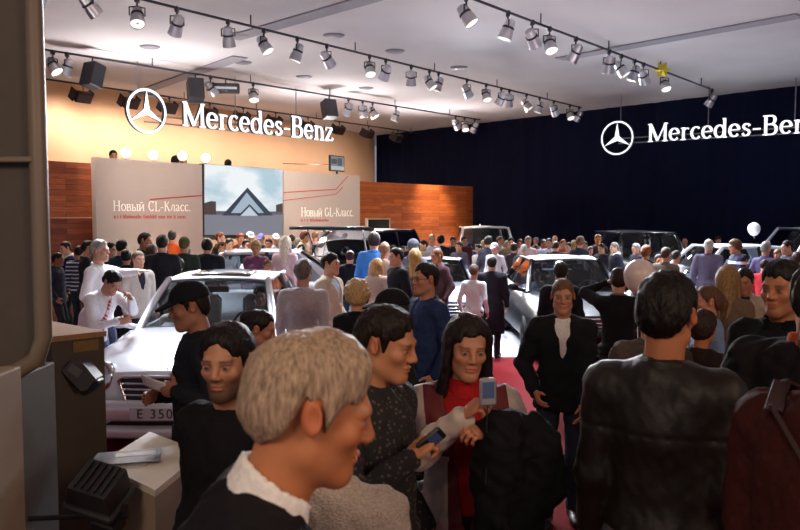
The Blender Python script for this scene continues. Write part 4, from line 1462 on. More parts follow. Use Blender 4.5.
        mb.add(q + inn, [(0, 1, 2, 3), (7, 6, 5, 4), (0, 4, 5, 1), (1, 5, 6, 2), (2, 6, 7, 3), (3, 7, 4, 0)]); mb.build('pillar', P_, root)
        ym = (A1[1] + C1[1]) / 2 + .08
        B0 = np.array([sg * bw * 1.02, ym + .05, belt]); B1 = np.array([sg * (roofw + .01), ym, ztop_ + .02])
        mb = MB(); mb.tube([B0, B1], .04, 8); mb.build('pillar', TRIM, root)
        # side glass
        n_ = 9
        lo = np.stack([np.full(n_, sg * bw * 1.03), np.linspace(A0[1] + .1, C0[1] - .22, n_), np.full(n_, belt - .015)], 1)
        hi = np.stack([np.full(n_, sg * (roofw + .012)), np.linspace(A1[1], C1[1] - .02, n_), np.full(n_, ztop_ + .005)], 1)
        kk = np.linspace(0, 1, 5)[:, None, None]
        Q = lo[None] * (1 - kk) + hi[None] * kk
        Q[:, :, 0] += sg * .03 * 4 * kk[:, :, 0] * (1 - kk[:, :, 0])
        V, F = grid_surface(Q); obj('side_window', V, F, G, root)
        # mirror
        V, F = lathe([(0, -.06), (.07, -.05), (.085, 0), (.08, .06), (0, .07)], 14)
        V = np.array(V) @ rot('X', 90).T * np.array([1.05, .65, .75]) + A0 + np.array([sg * .24, .10, .06])
        mb = MB(); mb.add(V, F); mb.tube([A0 + (sg * .02, .1, .0), A0 + (sg * .2, .1, .03)], .03, 8); mb.build('side_mirror', P_, root, True)
        # head and tail lamps
        for (xx, rr) in ((.62, .105), (.80, .085)):
            zz = nose - .035 - (.0 if xx < .7 else .01); yy = .02 if xx < .7 else .10
            V, F = lathe([(0, .035), (rr * .6, .028), (rr * .9, .012), (rr, 0), (rr, -.08), (0, -.08)], 20)
            V = np.array(V) * np.array([1.0, 1.25, 1]) @ (rot('Z', sg * 24) @ rot('X', 78)).T + np.array([sg * xx * hw, yy + .035, zz])
            o = obj('headlight', V, F, mat('d2d8e2', .08, .35, 0, 0, coat=1, name='lamp_glass'), root)
            V, F = lathe([(rr * .92, .02), (rr * 1.05, .008), (rr * 1.08, -.03), (rr * .95, -.03)], 20)
            V = np.array(V) * np.array([1.0, 1.25, 1]) @ (rot('Z', sg * 24) @ rot('X', 78)).T + np.array([sg * xx * hw, yy + .035, zz])
            obj('bezel', V, F, CHROME(), o)
            V, F = lathe([(0, .042), (rr * .35, .036), (rr * .4, .02), (0, .02)], 14)
            V = np.array(V) @ (rot('Z', sg * 24) @ rot('X', 78)).T + np.array([sg * xx * hw, yy + .03, zz])
            obj('bulb', V, F, mat('eef4ff', .2, 0, 0, 0, emit=1.5 if hero else .6, name='lit_bulb'), o)
        mb = MB(); mb.box((sg * .74 * hw, L - .04, deck - .2), (.3, .12, .16), rot('Z', -sg * 15), bev=.03); mb.build('tail_light', mat('9a1518', .2, 0, 0, 0, coat=1, name='red_lamp'), root)
    # grille, bumper openings, bonnet lines
    gw, gz0, gz1 = .40, nose - .27, nose - .015
    def gf(p): return np.array([p[0], -.015 - .045 * (1 - (p[0] / .6) ** 2) + .10 * (p[2] - gz0) + p[1], p[2]])
    poly = [(-gw * .78, gz0), (gw * .78, gz0), (gw, gz1 - .03), (gw * .93, gz1), (-gw * .93, gz1), (-gw, gz1 - .03)]
    g = MB(); g.prism(poly, -.004, .05, gf); gr = g.build('grille', TRIM, root)
    g = MB()
    ring = poly + [poly[0]]
    dense = []
    for a, bq in zip(ring[:-1], ring[1:]):
        for q in np.linspace(0, 1, 6)[:-1]: dense.append((a[0] + (bq[0] - a[0]) * q, a[1] + (bq[1] - a[1]) * q))
    g.tube([gf((p[0], -.012, p[1])) for p in dense], .016, 8, closed=True); g.build('surround', CHROME(), gr, True)
    for i in range(4):
        zz = gz0 + (gz1 - gz0) * (i + 1) / 5.2
        wv = gw * (.80 + .17 * (i + 1) / 5)
        g = MB(); g.tube([gf((x, -.016, zz)) for x in np.linspace(-wv, wv, 11)], .0125, 6); g.build('bar', CHROME(), gr, True)
    def bf(p): return np.array([p[0], -.02 - .06 * (1 - (p[0] / .9) ** 2) + p[1], p[2]])
    g = MB()
    xs = np.linspace(-.80 * hw, .80 * hw, 15)
    for side_z in ((.29, .37),):
        V = [bf((x, -.004, side_z[0])) for x in xs] + [bf((x, -.004, side_z[1])) for x in xs]
        V += [v + np.array([0, .09, 0]) for v in V]
        m_ = len(xs)
        F = [(i, i + 1, m_ + i + 1, m_ + i) for i in range(m_ - 1)] + [(2 * m_ + i, 3 * m_ + i, 3 * m_ + i + 1, 2 * m_ + i + 1) for i in range(m_ - 1)]
        F += [(m_ + i, m_ + i + 1, 3 * m_ + i + 1, 3 * m_ + i) for i in range(m_ - 1)] + [(i, 2 * m_ + i, 2 * m_ + i + 1, i + 1) for i in range(m_ - 1)] + [(0, m_, 3 * m_, 2 * m_), (m_ - 1, 3 * m_ - 1, 4 * m_ - 1, 2 * m_ - 1)]
        g.add(V, F)
    g.build('air_intake', TRIM, root)
    g = MB(); m_ = len(xs)
    P = np.stack([np.stack([bf((x * 1.1, .012 - .03 * math.sin(tt * PI), .39 + .13 * tt)) for x in xs]) for tt in np.linspace(0, 1, 6)])
    V, F = solid_sheet(P[::-1], -.05); obj('bumper', V, F, P_, root)
    g = MB()
    P = np.stack([np.stack([bf((x * 1.06, .02 - .02 * math.sin(tt * PI), .235 + .055 * tt)) for x in xs]) for tt in np.linspace(0, 1, 4)])
    V, F = solid_sheet(P[::-1], -.05); obj('lower_lip', V, F, P_, root)
    if hero:
        for sg in (-1, 1):
            g = MB(); g.tube([bf((sg * .45, -.02, .38)), bf((sg * .62, -.02, .30)), bf((sg * .68, -.0, .27))], .022, 6); g.build('intake_strut', P_, root, True)
        # hood seam and star on the nose
        g = MB(); zc = nose + .10
        g.tube([(.035 * math.cos(a), .06, zc + .035 * math.sin(a)) for a in np.linspace(0, 2 * PI, 20)[:-1]], .004, 6, closed=True)
        for q in range(3):
            a = math.radians(90 + 120 * q); g.tube([(0, .06, zc), (.033 * math.cos(a), .06, zc + .033 * math.sin(a))], [.006, .002], 6)
        g.tube([(0, .06, zc - .035), (0, .065, zc - .075)], .006, 6); g.build('hood_ornament', CHROME(), root, True)
    if plate:
        g = MB(); g.box((0, -.165, .445), (.52, .03, .115), bev=.006); pl = g.build('number_plate', mat('c9cdd6', .5, 0, 0, 0, name='plate_grey'), root)
        x_ = -.17
        for ch in plate:
            if ch == ' ': x_ += .045; continue
            cu = bpy.data.curves.new('plate_text', 'FONT'); cu.body = ch; cu.size = .115; cu.align_x = 'CENTER'; cu.align_y = 'CENTER'; cu.extrude = .002
            to = bpy.data.objects.new('tmp', cu); C.objects.link(to)
            bpy.context.view_layer.update()
            me = bpy.data.meshes.new_from_object(to.evaluated_get(bpy.context.evaluated_depsgraph_get()))
            bpy.data.objects.remove(to)
            me.materials.clear(); me.materials.append(mat('3a3d44', .5, 0, 0, 0, name='plate_ink'))
            to = link('plate_letter', me, pl); to.location = (x_, -.183, .445); to.rotation_euler = (PI / 2, 0, 0); x_ += .07
    # cabin
    INT = mat('8c8a88' if hero else '45454a', .7, 0, .1, .1, 30, name='seat_leather')
    g = MB(); g.box((0, cowl + .42, belt - .12), (bw * 1.8, .42, .22), rot('X', 8), bev=.06); g.build('dashboard', mat('3a3c40', .6, name='dash_grey'), root)
    for sg in (-1, 1):
        g = MB(); g.box((sg * .37, 2.42, .56), (.48, .5, .16), bev=.06); g.box((sg * .37, 2.72, .88), (.48, .14, .62), rot('X', -14), bev=.06); g.box((sg * .37, 2.82, 1.22), (.24, .09, .14), rot('X', -10), bev=.04)
        g.build('seat', INT, root, True)
    g = MB(); g.box((0, 3.55, .86), (1.2, .16, .6), rot('X', -16), bev=.06); g.build('rear_seat', INT, root, True)
    g = MB(); ctr = np.array([.37, 1.98, belt - .02]); Rw = rot('X', -62)
    g.tube([ctr + Rw @ np.array((.185 * math.cos(a), .185 * math.sin(a), 0)) for a in np.linspace(0, 2 * PI, 28)[:-1]], .016, 8, closed=True)
    for a in (0, PI, -PI / 2): g.tube([ctr, ctr + Rw @ np.array((.18 * math.cos(a), .18 * math.sin(a), 0))], .02, 6)
    g.tube([ctr, ctr + np.array([0, -.25, -.10])], .03, 8); g.build('steering_wheel', mat('2a2b2f', .5, name='wheel_black') if hero else mat('7d8794', .4, name='wheel_grey'), root, True)
    g = MB(); g.box((0, wtop + .0, H - .14), (.24, .03, .07), bev=.012); g.tube([(0, wtop + .01, H - .12), (0, wtop + .05, H - .03)], .012, 6); g.build('rear_view_mirror', TRIM, root)
    if tailgate:
        P = np.zeros((5, 11, 3))
        for i, tt in enumerate(np.linspace(0, 1, 5)):
            P[i, :, 0] = u * roofw * 1.06
            P[i, :, 1] = rtop + .25 + tt * 1.15
            P[i, :, 2] = H + .05 + .16 * tt - .12 * tt * tt
        V, F = solid_sheet(P[:, ::-1], .06); obj('tailgate', V, F, P_, root)
        for sg in (-1, 1):
            g = MB(); g.tube([(sg * roofw * .95, rbase - .1, belt + .1), (sg * roofw, rtop + .75, H + .08)], .016, 6); g.build('gas_strut', CHROME(), root)
    if hero or kind == 'car':
        g = MB(); g.tube([(0, rtop - .02, H + .0), (0, rtop + .03, H + .06)], [.03, .008], 8); g.build('antenna', P_, root)
    return root

def inside_car(x, y, pad):
    for cx, cy, c_, s_, hw, L_ in CAR_RECTS:
        dx, dy = x - cx, y - cy
        lx, ly = dx * c_ + dy * s_, -dx * s_ + dy * c_
        if -hw - pad < lx < hw + pad and -pad < ly < L_ + pad:
            return True
    return False

SUV = dict(L=5.0, W=1.95, H=1.82, belt=1.12, cowl=1.35, wtop=1.85, rtop=4.35, rbase=4.85, nose=.95, deck=1.16, hood=1.10, wheel_r=.38, wb=(.95, 3.95), roofw=.66, kind='car')
EX, EY = -2.06, 6.75
car((EX, EY, 0), 0, 'silver-white saloon with chrome grille and open view through its windscreen, nearest the left counter', 'dfe3ea', metal=.15, nose=.755, hood=.93, plate='E 350', sunroof=True, hero=True, rough=.25)
car((2.76, 10.9, 0), 0, 'dark blue-black saloon with big windscreen in the middle right, partly hidden by standing men', '0b0e17', H=1.43, metal=.0, clear=.7, glass_tint='b9c4d4', rough=.35)
car((-5.2, 14.3, 0), -86, 'silver car side-on behind the crowd under the big screen', 'cfd3da', H=1.5, metal=.4)
car((.45, 20.7, 0), 157, 'long black off-roader with raised tailgate in front of the orange timber wall', '0e1016', tailgate=True, **{**SUV, 'L': 4.6, 'rtop': 3.95, 'rbase': 4.45, 'wb': (.9, 3.6)})
car((2.45, 21.0, 0), -2, 'white-roofed off-roader far back, at the right end of the orange timber wall', 'eef0f4', **{**SUV, 'H': 1.80})
car((.70, 12.7, 0), 0, 'low dark blue car half hidden between the plum jacket and the long coat', '131c33', L=4.1, W=1.62, wb=(.8, 3.25), H=1.32, belt=.88, wtop=2.05, rtop=2.8, rbase=3.5, roofw=.47, metal=.0)
car((6.0, 17.0, 0), 0, 'black off-roader with flat dark roof below the black drape', '0b0d12', **{**SUV, 'H': 1.74})
car((4.05, 15.1, 0), -82, 'silver-white car side-on behind the grey haired man, right of the black off-roader', 'dfe4ea', H=1.56, metal=.2)
car((7.35, 18.0, 0), -85, 'pale blue-silver off-roader cut by the right edge, behind the white balloon', 'c8d2de', **{**SUV, 'H': 1.86})
# ------------------------------------------------------------------ who stands where
PLACED = []

def put(px, ytop, d, yaw, label, hmax=1.99, **kw):
    """A person whose head top is seen at (px, ytop), standing D metres away; YAW 0 looks at the viewer, 90 to the right."""
    P = at(px, ytop, d)
    g = lambda k_: math.radians(kw.get(k_, 0))
    Rt_ = rot('Z', kw.get('twist', 0)) @ rot('X', kw.get('lean', 0)) @ rot('Y', kw.get('side', 0))
    RH_ = rot('Z', kw.get('hyaw', 0)) @ rot('X', kw.get('hpitch', 0)) @ rot('Y', kw.get('hroll', 0))
    pv_ = np.array([0, .01, .97])
    hc0 = pv_ + Rt_ @ (np.array([0, .012, 1.50]) - pv_) + RH_ @ np.array([0, -.022, .134])
    tops = max((hc0 + RH_ @ np.array([0, .013 + .095 * math.sin(t), .031 + (.098 if not kw.get('cap') else .11) * math.cos(t)]))[2] for t in np.linspace(-1, 1, 21))
    H = min(max(P[2] * 1.75 / tops, 1.42), hmax)
    wy = yaw - math.degrees(math.atan2(P[0], d))
    s = H / 1.75
    # bring the head (not the feet) under the measured pixel
    h = hc0 + RH_ @ np.array([0, .005, .03]); a_ = math.radians(wy)
    off = (math.cos(a_) * h[0] - math.sin(a_) * h[1]) * s
    if abs(off) > .03: P = P - np.array([off, 0, 0])
    c_, s_ = math.cos(math.radians(-wy)), math.sin(math.radians(-wy))
    for k in ('armL', 'armR'):
        v = kw.get(k)
        if v is not None and v[0] == 'px':
            w = at(v[1], v[2], v[3]) - np.array([P[0], P[1], 0])
            kw[k] = (np.array([c_ * w[0] - s_ * w[1], s_ * w[0] + c_ * w[1], w[2]])) / s
    info = person(P[0], P[1], wy, H, label, d, **kw)
    info['wy'] = wy
    info['P'] = P
    PLACED.append((P[0], P[1]))
    return info

def world(info, v):
    """Local (1.75 m frame) point to world."""
    a = math.radians(info['wy']); v = np.asarray(v, float) * info['s']
    return np.array([math.cos(a) * v[0] - math.sin(a) * v[1] + info['P'][0], math.sin(a) * v[0] + math.cos(a) * v[1] + info['P'][1], v[2]])

WHITE = cloth('e8e6e2')
# --- nearest people
old = put(310, 333, 1.38, 96, 'grey haired older man in dark suit passing close to the viewer in side view', top='suit', tc='17161a', hair='swept', hc='a08a74', skin='b9774f', inner=WHITE, collar=WHITE, open_=.35, lean=21, hpitch=15, hyaw=2, wide=1.15, hmax=2.1)
put(330, 374, 2.0, 170, 'person in pale grey knitted sweater hidden behind the older grey haired man', top='knit', tc='b3a79c', kind='knit', hair='short', hc='2a1d16', fem=True, hmax=1.80, turtleneck=True)
beard = put(227, 320, 2.6, -42, 'dark haired man with short beard in black sweater beside the white counter', top='sweater', tc='121215', hair='short', hc='14100e', skin='b07f62', stubble=.8, hpitch=4, hyaw=20, wide=.90, armR=(-.165, -.12, .92), hintR=(-.1, 1, 0), armL=(.19, -.08, .90))
capman = put(189, 279, 4.2, -84, 'uniformed man in dark peaked cap, profile to the left, holding white paper', top='jacket', tc='191c26', hair='crop', hc='1a1512', skin='9a6a55', cap='14161d', hpitch=12, armL=(.14, -.12, 1.20), armR=(-.08, -.20, 1.14), curlL=55, legs='171a22')
bunw = put(261, 309, 4.7, 76, 'woman with pinned-up dark hair and striped white collar looking down to the right', fem=True, top='sweater', tc='2a2428', hair='bun', hc='1a1213', skin='a56f58', hpitch=14, collar=striped('d9d4d0', '7a6d68', 60))
greyb = put(303, 258, 7.3, 168, 'grey haired man in pale grey sweater seen from behind beside the silver-white car', top='sweater', tc='b4abb0', hair='short', hc='6b625e', skin='c09078', wide=1.05, legs='3a3d48')
put(330, 252, 8.5, 62, 'dark haired man in beige work jacket looking right, next to the pale grey sweater', top='jacket', tc='c9bba8', hair='short', hc='221914', skin='c4937a', inner=cloth('9fb2cc'), open_=.3)
put(357, 281, 6.3, 172, 'woman with curly blond hair and black jacket seen from behind', fem=True, top='jacket', tc='15151b', hair='curly', hc='b79a6c', skin='c99a80')
put(392, 287, 4.6, -80, 'person in black cap just behind the young man with dark short hair', top='jacket', tc='191b1a', hair='crop', hc='1b1513', skin='8d5f4b', cap='16151a', hmax=1.80)
young = put(387, 303, 2.7, 58, 'young dark haired man in dark patterned knit looking down to the right', top='knit', hair='short', hc='1d1410', skin='b57d59', topmat=blotched('1b1a1e', '55493e', 55), hpitch=12, hyaw=10, armR=('px', 409, 458, 2.5), hintR=(-.6, .5, -.6), curlR=60, palmR=(.4, 0, -1))
put(426, 262, 6.1, -58, 'man with glasses and dark hair in blue denim jacket, smiling to the left', top='jacket', tc='25355c', kind='denim', hair='short', hc='1c1514', skin='b98368', glasses=True, stubble=.2, open_=.25, inner=cloth('31416b'))
# the woman with the camera
def two_tone():
    m, N, L, b = new_mat('white_jacket_with_burgundy_yoke')
    b.inputs['Roughness'].default_value = .75
    tc = N.new('ShaderNodeTexCoord'); sp = N.new('ShaderNodeSeparateXYZ'); L.new(tc.outputs['Object'], sp.inputs[0])
    def M(op, a, v, w=None):
        n = N.new('ShaderNodeMath'); n.operation = op
        for i, q in enumerate((a, v, w)):
            if q is None: continue
            if isinstance(q, (int, float)): n.inputs[i].default_value = q
            else: L.new(q, n.inputs[i])
        return n.outputs[0]
    z = M('GREATER_THAN', sp.outputs['Z'], 1.235)
    ax = M('ABSOLUTE', sp.outputs['X'], 0)
    near = M('LESS_THAN', ax, .075)
    front = M('LESS_THAN', sp.outputs['Y'], -.02)
    arm_in = M('LESS_THAN', ax, .165)
    body_ = M('GREATER_THAN', sp.outputs['Y'], -.17)
    f = M('MULTIPLY', M('MAXIMUM', M('MULTIPLY', z, arm_in), M('MULTIPLY', near, front)), body_)
    mx = N.new('ShaderNodeMix'); mx.data_type = 'RGBA'
    mx.inputs['A'].default_value = (*lin('b9aca3'), 1); mx.inputs['B'].default_value = (*lin('5e1820'), 1)
    L.new(f, mx.inputs['Factor']); L.new(mx.outputs['Result'], b.inputs['Base Color'])
    return m
woman = put(464, 313, 3.05, 8, 'woman with long dark hair in white and burgundy jacket holding up a small silver camera', fem=True, top='jacket', topmat=two_tone(), hair='long', hc='1d1311', skin='b27b60', inner=cloth('8f151a'), open_=.62, turtleneck=True, collar=cloth('a3191e'), hpitch=6, hyaw=6, hroll=3,
            armR=('px', 463, 416, 2.70), hintR=(-.75, .1, -1), palmR=(1, -.2, .1), curlR=52, armL=('px', 489, 437, 2.70), hintL=(.8, .5, -.5), palmL=(-.3, .4, -1), curlL=48, legs='131318', wide=1.06, hem=.74)
put(563, 277, 5.35, 2, 'young man with cropped brown hair, black jacket over white tee shirt, facing the viewer', top='jacket', tc='15161c', hair='crop', hc='5f4730', skin='b07d62', inner=cloth('d6d2d2'), open_=.26, legs='232a38', armR=('px', 535, 392, 5.25), armL=('px', 582, 408, 5.15), hintL=(.5, 1, 0), step=.12, hpitch=4)
put(561, 261, 8.6, 176, 'dark haired man in dark suit seen from behind, facing the dark saloon', top='suit', tc='17181e', hair='short', hc='1b1413', skin='b88870')
shooter = put(619, 267, 7.3, 178, 'person in black sweater with raised elbows photographing the dark saloon', top='sweater', tc='111116', hair='short', hc='2a1a1a', skin='b88870', armL=(.13, -.26, 1.58), armR=(-.13, -.26, 1.58), hintL=(1, .1, -.35), hintR=(-1, .1, -.35), curlL=60, curlR=60, collar=cloth('6d6660'))
put(652, 296, 4.5, 170, 'person in grey-brown jacket mostly hidden behind the man in black leather jacket', top='jacket', tc='51463f', hair='short', hc='221914', skin='b07d62')
leather = put(667, 270, 2.6, 170, 'dark haired man in black leather jacket seen from behind, large in the right foreground', top='leather', tc='1a1512', kind='leather', hair='short', hc='140f0d', skin='a96c48', wide=.97, armL=(.215, -.03, .87), hintL=(.15, 1, 0), armR=(-.215, -.03, .87), hintR=(-.15, 1, 0), hmax=2.03, hem=.985, legs='4d4a52', hyaw=-10)
put(703, 310, 4.9, 150, 'short brown haired person right behind the shoulder of the leather jacket', top='jacket', tc='231a17', hair='full', hc='2b1b14', skin='a9683c', fem=True)
put(709, 285, 5.7, -75, 'girl with brown tied hair and light blue top in profile to the left', fem=True, top='sweater', tc='7186a8', hair='tail', hc='5a412c', skin='b98468', legs='3d4f78')
put(728, 265, 6.6, 172, 'woman with long straight blond hair seen from behind', fem=True, top='jacket', tc='6b5848', hair='long', hc='8e6f48', skin='b98468')
put(746, 267, 7.2, -12, 'dark haired man in beige zip jacket with one hand at his chest', top='jacket', tc='a39584', hair='short', hc='1f1713', skin='ab765b', armR=(-.02, -.22, 1.30), hintR=(-1, .2, -.6), palmR=(0, 1, 0), curlR=50, hpitch=14, inner=cloth('2a2830'), open_=.2)
put(784, 258, 3.75, -24, 'dark haired man in black jacket and scarf facing forward near the right edge', top='jacket', tc='121216', hair='short', hc='130f0e', skin='a8704f', stubble=.2, collar=cloth('0f0f12', 'knit'), hpitch=3)
put(818, 262, 3.0, 172, 'person in black coat with orange neckline cut off by the right edge', top='coat', tc='121013', hair='short', hc='1a1310', skin='b9683c', wide=1.25, collar=cloth('a8481f'))
maroon = put(858, 284, 2.0, 150, 'person in maroon jacket with shoulder strap in the lower right corner', top='jacket', tc='3d1a17', hair='short', hc='1d1410', skin='c0693c', wide=1.0, lean=4, hpitch=12, armL=(.19, -.1, .88), hintL=(.1, 1, 0), armR=(-.19, -.1, .88), hintR=(-.1, 1, 0))

# --- people by the silver-white car
tie_m = striped('b03a4a', 'e3b9bd', 28, 'Z', 'striped_tie', .5, .6)
put(99, 239, 9.3, 62, 'grey haired man in white shirt pointing with a straight arm over the car roof', top='shirt', tc='eceef4', hair='short', hc='8a8580', skin='c0907a', armL=('px', 163, 273, 9.0), hintL=(0, .4, -1), palmL=(0, 0, -1), curlL=5, collar=True, legs='4a5570', short_sleeve=False, wide=1.1)
put(120, 268, 8.1, 38, 'dark haired man in white shirt and red striped tie bending down over a phone', top='shirt', tc='e4e6ee', hair='short', hc='17151c', skin='b98a76', lean=34, hpitch=34, tie=tie_m, armL=('px', 131, 299, 7.8), hintL=(.6, -.2, -1), palmL=(-1, .1, 0), curlL=50, armR=('px', 118, 322, 7.9), hintR=(-.6, .5, 0), legs='4f5c7a', hmax=1.72)
put(138, 250, 10.4, 28, 'fair young man in light grey zip jacket standing behind the pointing arm', top='jacket', tc='bfb6b0', hair='crop', hc='6d5a48', skin='c99b82', open_=.3, inner=cloth('2a2a38'))

